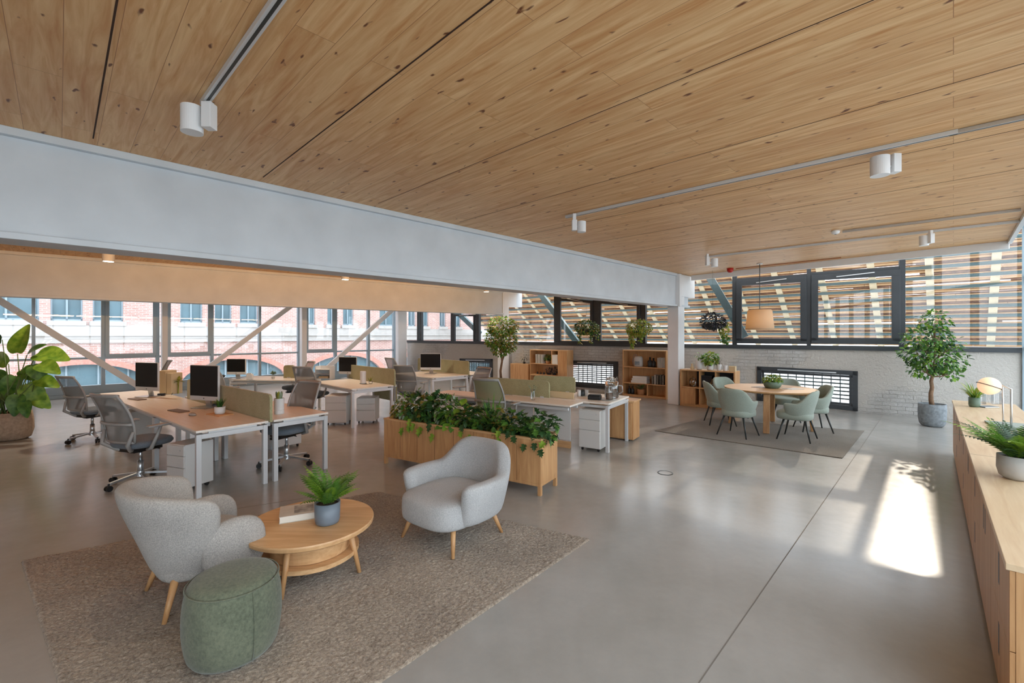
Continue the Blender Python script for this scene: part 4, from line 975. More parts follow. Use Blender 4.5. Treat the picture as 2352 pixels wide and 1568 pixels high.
# ------------------------------------------------------------------ office chairs
def office_chair(mesh=None, armmat=None):
    t = thing('office_chair', '', 'office chair', group='mesh back office chairs at the desks')
    mesh = mesh or M_MESH
    def bp(u, z):      # back surface: u in -1..1, z height
        k = (z - .50) / .52; wd = .215 + .025 * sin(min(1, k) * pi) - .015 * k; return V((u * wd, .22 + .16 * k - .04 * sin(k * pi) + .05 * (1 - u * u) - .03, z))
    mb = MB(); nz, nu = 10, 8
    vs = [bp(-1 + 2 * j / nu, .50 + .52 * i / nz) for i in range(nz + 1) for j in range(nu + 1)]
    mb.add(vs, [(i * (nu + 1) + j, i * (nu + 1) + j + 1, (i + 1) * (nu + 1) + j + 1, (i + 1) * (nu + 1) + j) for i in range(nz) for j in range(nu)])
    back = mb.build('backrest', mesh, t, smooth=True)
    mb = MB(); loop = [bp(-1, .5 + .52 * i / 8) for i in range(9)] + [bp(-1 + 2 * i / 8, 1.02) for i in range(1, 9)] + [bp(1, 1.02 - .52 * i / 8) for i in range(1, 9)] + [bp(1 - 2 * i / 8, .5) for i in range(1, 9)]
    mb.tube(loop, .013, 8); mb.tube([bp(-1 + 2 * i / 8, .99) + V((0, .004, .02)) for i in range(9)], .018, 8)
    mb.build('frame', M_CFRAME, back, smooth=True)
    mb = MB(); mb.tube([bp(-1.02 + 2.04 * i / 8, .70) + V((0, .02, 0)) for i in range(9)], .016, 8)
    for s in (-1, 1): mb.tube([bp(s, .62) + V((0, .012, 0)), V((s * .2, .25, .48)), V((s * .1, .16, .40)), V((0, .05, .38))], [.016, .02, .022, .02], 8)
    mb.build('lumbar_support', M_CFRAME, back, smooth=True)
    mb = MB(); cushion(mb, .50, .48, .425, .49, p=3.4, dome=.012, off=(0, -.02)); mb.build('seat', M_SEAT, t, smooth=True)
    mb = MB().box(-.1, .1, -.16, .16, .375, .42).box(-.05, .05, -.2, .1, .35, .38); mb.tube([(.1, -.05, .40), (.27, -.08, .40)], .006, 6); mb.tube([(-.1, -.02, .40), (-.25, -.04, .39)], .006, 6); mb.build('mechanism', M_BLACK, t, bevel=.012)
    for s in (-1, 1):
        ar = MB().tube([(s * .2, .06, .40), (s * .28, .07, .42), (s * .30, .02, .56), (s * .29, -.02, .645)], [.016, .02, .017, .015], 8).build('armrest', M_CFRAME, t, smooth=True)
        MB().box(s * .29 - .035, s * .29 + .035, -.16, .12, .645, .67).build('arm_pad', armmat or M_CFRAME, ar, bevel=.01)
    MB().cyl((0, 0, .1), (0, 0, .25), .03).cyl((0, 0, .25), (0, 0, .37), .018).build('gas_column', M_ALU, t, smooth=True)
    bs = MB().cyl((0, 0, .075), (0, 0, .135), .045, .035)
    for k in range(5):
        a = R(18 + 72 * k); e = V((cos(a) * .3, sin(a) * .3, .075)); bs.bar((cos(a) * .02, sin(a) * .02, .11), e, .034, .024)
    base = bs.build('star_base', M_ALU, t, bevel=.004)
    for k in range(5):
        a = R(18 + 72 * k); c = V((cos(a) * .305, sin(a) * .305, .03)); s = V((-sin(a), cos(a), 0))
        MB().cyl(c - s * .024, c - s * .006, .03, n=16).cyl(c + s * .006, c + s * .024, .03, n=16).cyl(c + V((0, 0, .0)), c + V((0, 0, .05)), .008, n=8).build('caster', M_BLACK, t)
    return t
oc = office_chair()
def place_chair(x, y, h, label, first=[True], **k):
    global oc
    if first[0]: first[0] = False; oc.location = (x, y, 0); oc.rotation_euler.z = head(h); oc['label'] = label; return oc
    return dup(oc, (x, y, 0), head(h), label, **k)
place_chair(-4.42, 5.32, 72, 'grey mesh office chair nearest the boucle armchair, at the near end of the left bench').scale = (1.07,) * 3
place_chair(-7.02, 7.48, 72, 'grey mesh office chair at the far left end of the left bench')
place_chair(-3.05, 6.05, 246, 'grey mesh office chair on the far side of the left bench, facing the camera')
place_chair(-4.27, 9.62, 76, 'grey mesh office chair at the middle left desk, left of its white drawer unit')
place_chair(-2.24, 9.95, 74, 'grey mesh office chair with back to camera beside the desk with the widest monitor')
place_chair(-.83, 8.75, 222, 'grey mesh office chair behind the desks left of the olive backed chair')
c7 = place_chair(-.22, 6.98, 62, 'olive grey mesh office chair directly behind the planter greenery', scale=1.08)
for o in kids(c7):
    if o.name.startswith('backrest'):
        o.data = o.data.copy(); o.data.materials[0] = M_MESHG
place_chair(-3.25, 13.0, 50, 'dark mesh office chair at the far desk, left of the widest monitor')
place_chair(-5.75, 9.25, 20, 'grey mesh office chair before the far desk that stands by the left glazing')
place_chair(-5.2, 10.75, 225, 'grey mesh office chair on the window side of the far left desk')
place_chair(-9.05, 11.2, 225, 'grey mesh office chair far back between left monitor and glazing')

# ------------------------------------------------------------------ desks
def desk(label, corner, ang, L, Wd, legs=(1, 1), group=None, side=1, z=.74):
    """corner: near end, long edge; local x runs along ang; local y to the right-hand far side"""
    t = thing('desk', label, 'desk', (corner.x, corner.y, 0), R(ang), group); y0, y1 = (0, -Wd)
    MB().box(0, L, -Wd, 0, z - .025, z).build('desktop', M_DESK, t, bevel=.003)
    MB().box(.0, L, -.006, .0, z - .025, z - .0005).box(-.004, 0, -Wd, 0, z - .025, z - .0005) if False else None
    def frame(x0):
        for y in (-.055, -Wd + .005):
            MB().box(x0, x0 + .05, y, y + .05, 0, z - .045).build('leg', M_LEGWH, t, bevel=.003)
        MB().box(x0, x0 + .05, -Wd + .055, -.055, z - .095, z - .045).box(x0 + .01, x0 + .04, -Wd + .12, -.12, z - .045, z - .025).build('end_rail', M_LEGWH, t, bevel=.003)
    if legs[0]: frame(.004)
    if legs[1]: frame(L - .054)
    MB().box(.06, L - .06, -.09, -.06, z - .09, z - .05).box(.06, L - .06, -Wd + .06, -Wd + .09, z - .09, z - .05).build('side_rail', M_LEGWH, t, bevel=.002)
    return t
def divider(label, p, ang, L, h=.34, z=.70, th=.035, group=None):
    t = thing('desk_divider', label, 'desk divider', (p.x, p.y, 0), R(ang), group); r_ = .06
    poly = [(0, z), (L, z), (L, z + h - r_)] + [(L - r_ + r_ * cos(a), z + h - r_ + r_ * sin(a)) for a in (R(30), R(60), R(90))] + [(r_ - r_ * cos(a), z + h - r_ + r_ * sin(a)) for a in (R(90), R(60), R(30))] + [(0, z + h - r_)]
    n = len(poly); mb = MB(); mb.add([(x, -th / 2, q) for x, q in poly] + [(x, th / 2, q) for x, q in poly], [tuple(range(n)), tuple(range(2 * n - 1, n - 1, -1))] + [(i, n + i, n + (i + 1) % n, (i + 1) % n) for i in range(n)])
    mb.build('felt_panel', M_FELT, t, bevel=.006)
    MB().box(.1, .16, -.03, .03, z - .06, z + .02).box(L - .16, L - .1, -.03, .03, z - .06, z + .02).build('clamp', M_SILVER, t)
    return t
def pedestal(label, p, ang, wd, dp, h, group='white drawer units under the desks'):
    """front (drawers) faces local -y"""
    t = thing('drawer_pedestal', label, 'drawer unit', (p.x, p.y, 0), R(ang), group)
    MB().box(-wd / 2, wd / 2, .018, dp, .045, h).build('body', M_LGREY, t, bevel=.004); zs = [.05, .05 + (h - .06) * .48, .05 + (h - .06) * .76, h - .006]
    for a, b in zip(zs, zs[1:]):
        d = MB().box(-wd / 2 + .002, wd / 2 - .002, 0, .018, a + .002, b - .003).build('drawer', M_LGREY, t, bevel=.003)
    MB().cyl((wd / 2 - .06, -.002, h - .06), (wd / 2 - .06, .004, h - .06), .008, n=12).build('lock', M_ALU, t)
    for x in (-wd / 2 + .04, wd / 2 - .04):
        for y in (.05, dp - .05): MB().cyl((x - .01, y, .024), (x + .01, y, .024), .024, n=12).build('caster', M_BLACK, t)
    return t
A1 = 141.5; d1v = V((cos(R(A1)), sin(R(A1)), 0)); n1v = V((sin(R(A1)), -cos(R(A1)), 0))     # n1v: right-hand far side (local -y)
q1 = fz(450, 990, .74); q1.z = 0
LD = 1.62
for i, nm in enumerate(('near desk of the left bench, holding the near monitor and grass pot', 'middle desk of the left bench, holding the far monitor', 'far end desk of the left bench by the glazing')):
    desk('birch topped ' + nm, q1 + d1v * LD * i, A1, LD - .004, .73, legs=(1, 1))
q1b = q1 + n1v * .79
desk('birch topped desk on the far side of the left bench with the white storage pot', q1b, A1, LD - .004, .69); desk('birch topped desk on the far side of the left bench, second from its near end', q1b + d1v * LD, A1, LD - .004, .69)
divider('long olive felt divider behind the near monitor of the left bench', q1 + n1v * .758 - d1v * .01, A1, 1.63, .33, .72)
divider('olive felt divider behind the far monitor of the left bench', q1 + n1v * .758 + d1v * 1.66, A1, 1.3, .33, .72)
pedestal('white three drawer unit under the near end of the left bench', fz(402, 1130) + V((.0, .0, 0)), -20, .28, .34, .53)
pedestal('white three drawer unit beside the chair at the far left end of the left bench', fz(262, 1030) + V((0, .1, 0)), -30, .40, .45, .55)
pedestal('white drawer unit under the far row of the left bench, half hidden by legs', V((-3.45, 6.9, 0)), 50, .4, .5, .55)

def monitor(label, p, h, wd=.53, ht=.40, z=.742):
    """h: heading of the screen"""
    t = thing('computer_monitor', label, 'monitor', (p.x, p.y, z), head(h)); b = .10
    MB().box(-wd / 2, wd / 2, -.012, .02, b, b + ht + .06).build('housing', M_SILVER, t, bevel=.006)
    MB().box(-wd / 2 + .008, wd / 2 - .008, -.0145, -.0118, b + .062, b + ht + .052).build('screen', M_SCREEN, t)
    MB().cyl((0, -.0125, b + .03), (0, -.0135, b + .03), .009, n=16).build('emblem', M_BLACK, t)
    MB().bar((0, .07, 0), (0, .03, b + .12), .1, .02, up=(0, 1, 0)).build('stand', M_ALU, t, bevel=.003)
    MB().box(-.14, .14, -.1, .12, 0, .01).build('foot', M_ALU, t, bevel=.004)
    return t
m1 = fz(470, 936, .74); m2 = fz(338, 911, .74)
monitor('silver framed black monitor on the near desk of the left bench', m1, -108, .53, .43)
monitor('silver framed dark monitor on the middle desk of the left bench', m2, -106, .50, .40)
monitor('black monitor on the far desk by the left glazing', fz(543, 870, .74), -92, .44, .3)
monitor('black monitor on the middle desk with the white paper roll', fz(799, 869, .74), -98, .44, .34)
monitor('widest black monitor on the far desk before the brick wall', fz(989, 858, .74), -95, .54, .36)
def keyboard(name, label, p, rot, L, W, mat, cat):
    return tag(MB().box(-L / 2, L / 2, -W / 2, W / 2, .001, .012).build(name, mat, loc=(p.x, p.y, .7405), rot=rot, bevel=.003), label, cat)
for p_m, lb in ((m1 + V((.10, .05, 0)), 'small black docking unit behind the foot of the near monitor'), (m2 + V((.14, .06, 0)), 'small black docking unit behind the foot of the far left monitor')):
    t = thing('docking_unit', lb, 'docking unit', (p_m.x, p_m.y + .06, .741), R(20)); MB().box(-.05, .05, -.03, .03, 0, .04).build('body', M_BLACK, t, bevel=.006); MB().tube([(.05, 0, .02), (.12, .03, .015), (.16, .0, .04), (.14, -.02, .004)], .003, 6).build('cable', M_BLACK, t, smooth=True)
keyboard('keyboard', 'flat brown keyboard before the near monitor of the left bench', fz(410, 944, .74), R(150), .34, .12, M_DWOOD, 'keyboard')
keyboard('keyboard', 'light brown keyboard before the far monitor of the left bench', fz(315, 917, .74), R(152), .34, .12, M_DWOOD, 'keyboard')
ms = fz(442, 954, .74); t = tag(MB().lathe([(1, 0), (1.0, .35), (.8, .8), (.4, 1), (0, 1.02)], 24, sx=.034, sy=.058).build('computer_mouse', M_CFRAME, loc=(ms.x, ms.y, .7405), rot=R(62), smooth=True), 'grey computer mouse in front of the brown keyboard', 'computer mouse'); t.scale.z = .035
cb = fz(505, 952, .74); tag(MB().box(-.15, .15, -.09, .09, 0, .012).build('wooden_board', M_PLY, loc=(cb.x, cb.y, .7405), rot=R(150), bevel=.003), 'thin wooden board under the small white plant pot', 'board')
potted('potted_haworthia', 'small spiky dark plant in a white pot on the wooden board of the left bench', (cb.x, cb.y, .753), .062, .09, M_POTWHT, f_blades(34, .13, .016, .6, [M_LEAFD, M_LEAF], 2, (.0, .2), .03))
sp_ = fz(630, 952, .74)
t = thing('storage_pot', 'white ribbed storage pot with a pale bud plant right behind the divider end', 'pot', (sp_.x + .03, sp_.y + .06, .741)); MB().lathe([(.055, 0), (.06, .01), (.06, .045), (.055, .05), (.06, .055), (.062, .2), (.056, .2), (.054, .1), (0, .1)], 28).build('body', M_POTWHT, t, smooth=False)
mb = MB(); rg = random.Random(2)
for i in range(9): a = i * .7; leaf(mb, (.02 * cos(a), .02 * sin(a), .16), (cos(a) * .4, sin(a) * .4, 1), (-cos(a), -sin(a), .4), .13, .04, 'oval', -.2, i % 2)
mb.build('foliage', [M_LEAFS, M_LEAFY], t)
wb = fz(385, 905, .74)
t = thing('desk_organizer', 'pair of light wooden boxes rising above the divider behind the left monitor', 'desk organizer', (-5.92, 7.75, .741), R(-15)); MB().box(-.12, .02, -.1, .1, 0, .40).build('box', M_KRAFT, t, bevel=.01); MB().box(.035, .15, -.1, .1, 0, .36).build('box', M_KRAFT, t, bevel=.01)
mb = MB()
for i in range(12): leaf(mb, (.19, 0, .22), sph(random.Random(i)), (0, 0, 1), .09, .05, 'oval', .2, 0)
mb.tube([(.17, 0, 0), (.18, 0, .22)], .01, 6); mb.build('sprig', [M_LEAFY], t)

# middle desk group
q2 = fz(808, 893, .74); q2.z = 0; AA = math.degrees(atan2(B2.y, B2.x)); b2v = V((B2.x, B2.y, 0)); a2v = V((A2.x, A2.y, 0))
desk('birch topped desk with one monitor, a white roll and small pot, behind the left bench', q2, AA, 1.9, .88)
divider('olive felt divider behind the monitor of the middle desk', q2 + a2v * .91 - b2v * .0, AA, 2.05, .34, .72)
t = thing('modesty_panel', 'grey green screen hanging below the middle desk top', 'panel', q2 + a2v * .96, R(AA)); MB().box(.02, 1.0, -.01, .01, .40, .70).build('panel_board', M_FELT, t, bevel=.004); MB().box(.05, .08, -.02, .02, .0, .715).box(.92, .95, -.02, .02, .0, .715).build('bracket', M_LEGWH, t)
pedestal('white three drawer unit under the middle desk', fz(783, 978) + V((-.12, .05, 0)), 5, .40, .45, .57)
pedestal('plain white unit standing behind the middle desk leg', fz(834, 976) + V((0, .15, 0)), 5, .36, .42, .5)
rl = fz(834, 881, .74); t = thing('paper_roll', 'white paper roll standing on the middle desk right of the monitor', 'paper roll', (rl.x, rl.y, .741)); MB().lathe([(.058, .0), (.06, .01), (.06, .25), (.055, .26), (.02, .26), (.02, .2), (0, .2)], 28).build('roll', M_POTWHT, t); MB().lathe([(.07, 0), (.07, .008), (0, .008)], 20).build('tray', M_DARKST, t)
sm_ = fz(848, 881, .74); potted('small_plant', 'tiny green plant in a clear pot beside the white roll on the middle desk', (sm_.x + .03, sm_.y, .741), .04, .06, M_CLEAR, f_blades(14, .1, .014, .7, [M_LEAF, M_LEAFY], 4))
wo = fz(757, 868, .74)
t = thing('letter_tray', 'white letter tray standing left of the monitor on the middle desk', 'letter tray', (wo.x, wo.y - .25, .741), R(-5)); 
for k in range(3): MB().box(-.17, .17, -.12, .12, .02 + .1 * k, .028 + .1 * k).build('shelf', M_POTWHT, t)
MB().box(-.175, -.165, -.12, .12, 0, .3).box(.165, .175, -.12, .12, 0, .3).box(-.17, .17, .112, .12, .02, .3).build('side_panel', M_POTWHT, t)
MB().box(-.1, .12, -.1, .08, .03, .07).build('papers', M_KRAFT, t)
# far desk before the brick wall
q3 = fz(993, 867, .74); q3.z = 0
desk('white birch desk with the widest monitor before the far brick wall', q3, AA, 1.7, 1.1)
divider('olive felt divider behind the widest monitor, before the small grid window', q3 + a2v * 1.13, AA, 2.3, .36, .72)
desk('birch desk on the wall side of the far olive divider', q3 + a2v * 1.17, AA, 1.7, .7)
# right-hand bench
A4 = 147.0; d4 = V((cos(R(A4)), sin(R(A4)), 0)); n4 = V((sin(R(A4)), -cos(R(A4)), 0)); q4 = fz(1398, 926, .74); q4.z = 0
desk('birch desk with a plate, black box and glass jug, nearest the dining table', q4, A4, 1.7, .93)
desk('birch desk along the planter, right of the olive grey chair', q4 + d4 * .4 - n4 * .48, A4, 1.45, .46, z=.735, legs=(0, 0))
desk('birch desk along the planter, under the olive grey chair back', q4 + d4 * 1.86 - n4 * .48, A4, 1.2, .46, z=.735)
divider('olive felt divider on the right bench, just right of the olive grey chair', q4 + d4 * 1.0 + n4 * .02, A4, 1.25, .27, .74)
divider('short olive felt divider with a pale lower board, left of the glass jug', q4 + d4 * .78 + n4 * .52, A4 + 9, .75, .27, .78)
pb = q4 + d4 * .62 + n4 * .12
tag(MB().box(0, .62, -.01, .01, .742, .84).build('pale_board', M_KRAFT, loc=(pb.x, pb.y, 0), rot=R(A4), bevel=.002), 'pale wooden upright board below the short olive divider', 'board')
pedestal('white three drawer unit at the open end of the right bench', fz(1360, 1037) + V((-.04, .02, 0)), -33, .34, .38, .62)
t = thing('modesty_panel', 'grey steel panels closing the side of the right bench behind the planter', 'panel', q4 + d4 * .5 - n4 * .04, R(A4)); MB().box(.1, .75, -.01, .01, .12, .68).build('panel_board', M_LGREY, t, bevel=.003); MB().box(.77, 1.5, -.01, .01, .12, .68).build('panel_board', M_LGREY, t, bevel=.003); MB().box(.1, 1.5, -.02, .02, 0.0, .1).build('base_board', M_OAK, t)
wc = fz(1452, 1020); t = thing('wooden_cabinet', 'low oak cabinet standing behind the open end of the right bench', 'cabinet', (wc.x - .20, wc.y + .36, 0), R(-33)); MB().box(-.45, .32, 0, .34, .02, .64).build('body', M_OAKZ, t, bevel=.003); MB().box(-.47, .34, -.02, .36, .64, .665).build('top', M_OAK, t, bevel=.002); MB().box(-.43, -.07, -.014, 0, .04, .62).build('door', M_OAKZ, t, bevel=.002); MB().box(-.05, .30, -.014, 0, .04, .62).build('door', M_OAKZ, t, bevel=.002)
# things on that desk
jp = fz(1405, 913, .74)
t = thing('glass_jug', 'clear glass jug with dried flowers on the right bench', 'glass jug', (jp.x, jp.y, .741)); mb = MB().lathe([(.10, 0), (.115, .02), (.11, .16), (.1, .26), (.104, .262), (.108, .16), (.11, .02)], 28); mb.tube([(.11, 0, .2), (.17, 0, .19), (.18, 0, .1), (.115, 0, .05)], .009, 8); mb.build('jug', M_CLEAR, t, smooth=True)
mb = MB(); rg = random.Random(9)
for i in range(26):
    v = V((rg.uniform(-.07, .07), rg.uniform(-.07, .07), rg.uniform(.15, .34))); mb.tube([(v.x * .3, v.y * .3, .02), v], .0018, 4)
    for q in range(3): leaf(mb, v, sph(rg), (0, 0, 1), .05, .03, 'oval', .2, 0)
mb.build('dried_flowers', [simple('dried_flower', (196, 188, 176), .8, var=.15)], t)
jp = fz(1383, 917, .74); t = thing('carafe', 'small clear carafe with a dark filling in front of the dried flowers', 'carafe', (jp.x + .1, jp.y - .05, .747)); MB().lathe([(.05, 0), (.058, .01), (.06, .12), (.045, .2), (.05, .22)], 24).build('glass_body', M_CLEAR, t, smooth=True); MB().lathe([(.0, .004), (.052, .004), (.055, .1), (0, .1)], 20).build('filling', M_DWOOD, t)
pl2 = fz(1396, 918, .74); tag(MB().lathe([(.0, 0), (.09, 0), (.13, .012), (.135, .014), (.09, .006), (0, .005)], 36).build('plate', M_POTWHT, loc=(pl2.x, pl2.y, .7405), smooth=True), 'round white plate under the clear carafe on the right bench', 'plate')
bx = fz(1366, 917, .74); t = thing('black_box', 'low black box beside the plate on the right bench', 'box', (bx.x, bx.y, .741), R(-20)); MB().box(-.1, .1, -.07, .07, 0, .065).build('body', M_BLACK, t, bevel=.01); MB().box(-.09, .09, -.06, .06, .065, .08).build('lid', M_DARKST, t, bevel=.006)
for i, (px, mat, lb) in enumerate(((1330, M_POTWHT, 'small white cup left of the black box on the right bench'), (1338, M_DARKST, 'small dark cup left of the black box on the right bench'), (1347, M_POTPAL, 'small pale cup closest to the black box on the right bench'))):
    c = fz(px, 909, .74); tag(MB().lathe([(.028, 0), (.034, .01), (.034, .1), (.029, .1), (.028, .02), (0, .02)], 20).build('cup', mat, loc=(c.x, c.y, .7405), smooth=True), lb, 'cup')
gl = fz(1224, 918, .74)
t = thing('glass_vase', 'slim glass vase of thin stems on the right bench above the strap-leaved plant', 'vase', (gl.x + .0, gl.y, .741)); MB().lathe([(.03, 0), (.035, .01), (.03, .12), (.036, .16)], 20).build('glass_body', M_CLEAR, t, smooth=True)
mb = MB()
for i in range(5): a = i * 1.3; mb.tube([(0, 0, .01), (.02 * cos(a), .02 * sin(a), .12), (.06 * cos(a), .06 * sin(a), .2)], .003, 5); leaf(mb, (.06 * cos(a), .06 * sin(a), .2), (cos(a), sin(a), 1), (0, 0, 1), .04, .02, 'oval', .2)
mb.build('stems', [M_LEAFS], t)
sv = fz(1106, 896, .74); potted('small_plant', 'small light green sprig in a clear pot left of the olive grey chair', (sv.x, sv.y, .736), .035, .05, M_CLEAR, f_bush((0, 0, .07), (.05, .05, .07), 24, .05, .02, 'oval', [M_LEAFB, M_LEAF], 3, 4))

# far left desk by the glazing
q5 = fz(545, 875, .74); q5.z = 0
desk('light oak desk by the left glazing with a small monitor and figurines', V((-4.72, 9.95, 0)), 172, 1.75, .85)
divider('small olive felt divider right of the monitor on the desk by the glazing', V((-5.1, 10.5, 0)), 172, .28, .3, .74, group=None)
fgs = [(505, 868, M_KRAFT, 'small wooden bird figurine at the left of the desk by the glazing'), (513, 869, M_DARKST, 'small dark bird figurine left of the small far monitor')]
for px, py, m_, lb in fgs:
    c = fz(px, py, .74); t = thing('bird_figurine', lb, 'figurine', (c.x, c.y, .741)); MB().lathe([(0, .02), (.02, .03), (.03, .055), (.02, .08), (0, .09)], 14, sx=1.4).build('body', m_, t, smooth=True); MB().cyl((.0, 0, 0), (0, 0, .03), .004, n=6).build('leg', M_DARKST, t); MB().cyl((.035, 0, .07), (.06, 0, .075), .01, .001, n=8).build('beak', m_, t)
c = fz(622, 871, .74); t = thing('succulent_figure', 'small pale spiky succulent on the right of the desk by the glazing', 'plant', (c.x, c.y + .1, .741)); mb = MB()
rg = random.Random(4)
for i in range(40): v = sph(rg, -.2); leaf(mb, (0, 0, .1), (v.x, v.y, v.z + .2), (0, 0, 1), .1, .035, 'oval', .1)
mb.build('leaves', [M_LEAFS], t); MB().lathe([(.03, 0), (.04, .05), (0, .05)], 16).build('pot', M_POTPAL, t)
c = fz(574, 872, .74); t = thing('white_pouch', 'white paper pouch left of the small olive divider by the glazing', 'pouch', (c.x, c.y, .741)); MB().box(-.07, .07, -.03, .03, 0, .13).build('body', M_POTWHT, t, bevel=.01); MB().box(-.05, .05, -.032, .0, .13, .15).build('flap', M_POTWHT, t)
yl = thing('yellow_flower_pot', 'yellow flowered plant standing under the left end of the desk by the glazing', 'plant', (-6.15, 9.55, 0)); MB().lathe([(.1, 0), (.14, .3), (.12, .3), (0, .26)], 20).build('pot', M_POTPAL, yl, smooth=True)
mb = MB(); rg = random.Random(14)
for i in range(80): clump(mb, (0, 0, .46), (.16, .12, .14), 1, .06, .05, 'oval', rg, rg.choice([0, 0, 1]))
mb.build('foliage', [simple('yellow_petal', (238, 214, 52), .6), M_LEAF], yl)

# ------------------------------------------------------------------ shelves along the back wall
def upright(lb, loc, fr, h_, th, mat, dep=.19):
    b_ = book('book', lb, (0, 0, 0), 0, h_, dep, th, mat); b_.rotation_euler = Matrix((( 0, -fr.n.x, fr.d.x), (0, -fr.n.y, fr.d.y), (1, 0, 0))).to_euler(); b_.location = loc + V((0, 0, h_ / 2)); return b_
def shelf_unit(name, label, fr, x0, x1, off, dep, H_, boards, posts, back=None, cat='bookshelf', t_=.03, doors=(), open_bottom=False, ytop=None):
    u0, u1 = fr.hit(x0, off=-off), fr.hit(x1, off=-off); p = fr.o + fr.d * u0 - fr.n * off; W_ = u1 - u0
    t = thing(name, label, cat, (p.x, p.y, 0), fr.rot)
    MB().box(0, t_, 0, dep, 0, H_).build('side_panel', M_OAKZ, t, bevel=.002); MB().box(W_ - t_, W_, 0, dep, 0, H_).build('side_panel', M_OAKZ, t, bevel=.002)
    MB().box(t_, W_ - t_, 0, dep, H_ - t_, H_).build('top', M_OAK, t, bevel=.002)
    if not open_bottom: MB().box(t_, W_ - t_, .01, dep, .03, .06).build('bottom_board', M_OAK, t, bevel=.002); MB().box(t_, W_ - t_, .03, .05, 0, .03).build('plinth', M_OAK, t)
    for zb in boards: MB().box(t_, W_ - t_, .005, dep - .01, zb - .024, zb).build('shelf', M_OAK, t, bevel=.002)
    for f_, z0, z1 in posts: MB().box(W_ * f_ - .012, W_ * f_ + .012, .006, dep - .01, z0, z1).build('divider', M_OAKZ, t, bevel=.001)
    if back: MB().box(t_, W_ - t_, dep - .012, dep, back[0], back[1]).build('back_panel', back[2] if len(back) > 2 else M_OAKZ, t)
    for f0, f1, z0, z1 in doors: MB().box(W_ * f0, W_ * f1, -.006, .012, z0, z1).build('door', M_OAKZ, t, bevel=.002)
    def pt(f, z, y=.5): return p + fr.d * (W_ * f) + fr.n * (dep * y) + V((0, 0, z - 0))
    return t, pt, W_
def zoff(fr, x, off, y): return fr.hit(x, y, off=-off)[1]
def bottle(name, label, loc, r_, h, mat, cat='bottle', group=None):
    t = thing(name, label, cat, loc, 0, group); MB().lathe([(r_ * .9, 0), (r_, .01), (r_, h * .6), (r_ * .35, h * .8), (r_ * .35, h), (0, h)], 20).build('body', mat, t, smooth=True); MB().cyl((0, 0, h), (0, 0, h * 1.06), r_ * .4, n=12).build('cap', M_DARKST, t); return t
# shelf 1 (left)
O1 = .45; hz = lambda y, x=1250, fr=F1, o=O1: zoff(fr, x, o, y)
z_t, z_a, z_b = hz(803), hz(835), hz(862)
s1, P1, W1_ = shelf_unit('open_bookshelf', 'narrow oak bookshelf left of the middle grid window', F1, 1217, 1302, O1, .38, z_t, [z_a, z_b, .45], [(.60, z_a, z_t), (.77, .03, z_t)], back=(z_b, z_t))
MB().box(W1_ * .77, W1_ - .03, -.004, .01, .03, z_t - .03).build('door', M_OAKZ, s1, bevel=.002)
for i, (f, w_, h_, m_, lb) in enumerate(((.15, .035, .3, M_BOOKW, 'thin white book at the left end of the narrow bookshelf top row'), (.22, .045, .29, M_PAPER, 'cream book beside the small plant on the narrow bookshelf'), (.30, .04, .29, M_BOOKW, 'white book nearest the small plant on the narrow bookshelf'))):
    q = P1(f, z_a + .001, .3); upright(lb, q, F1, h_, w_ * 1.6, m_)
q = P1(.45, z_a + .001, .3); potted('small_plant', 'small dark green plant in a terracotta pot on the narrow bookshelf', q, .07, .12, M_TERR, f_bush((0, 0, .08), (.1, .09, .1), 90, .06, .04, 'oval', [M_LEAFD, M_LEAF], 6))
q = P1(.685, z_a + .001, .35); t = thing('storage_box', 'white patterned storage box on the narrow bookshelf top row', 'box', q, F1.rot); MB().box(-.13, .10, -.12, .12, 0, .27).build('body', M_BOOKW, t, bevel=.004); MB().box(-.135, .105, -.125, .125, .27, .30).build('lid', M_BOOKW, t, bevel=.004)
for i, f in enumerate((.16, .25, .34)):
    bottle('dark_jar', ['leftmost', 'middle', 'rightmost'][i] + ' of the three small black jars on the narrow bookshelf', P1(f, z_b + .001, .3), .035, .1, M_BLACK, 'jar', 'small black jars on the narrow bookshelf')
for i, f in enumerate((.47, .62)):
    potted('dark_plant', ['black leaved plant in the middle of the narrow bookshelf second row', 'black leaved plant at the right of the narrow bookshelf second row'][i], P1(f, z_b + .001, .35), .06, .08, M_BLACK, f_bush((0, 0, .09), (.11, .1, .1), 110, .05, .03, 'oval', [M_LEAFK, simple('blackleaf%d' % i, (26, 28, 28), .6)], 7 + i))
# cupboard left of it
cpx, = (1172,)
s0, P0, W0 = shelf_unit('low_cupboard', 'low weathered oak cupboard left of the narrow bookshelf', F1, 1172, 1214, .4, .34, hz(835, 1190, o=.4), [], [], back=(.05, hz(835, 1190, o=.4)), cat='cupboard', doors=((.04, .96, .05, hz(835, 1190, o=.4) - .03),))
potted('small_plant', 'small dark twiggy plant on top of the low cupboard', P0(.6, hz(835, 1190, o=.4) + .001, .5), .045, .06, M_BLACK, f_bush((0, 0, .14), (.11, .1, .14), 40, .05, .03, 'oval', [M_LEAFK, M_LEAFD], 3))
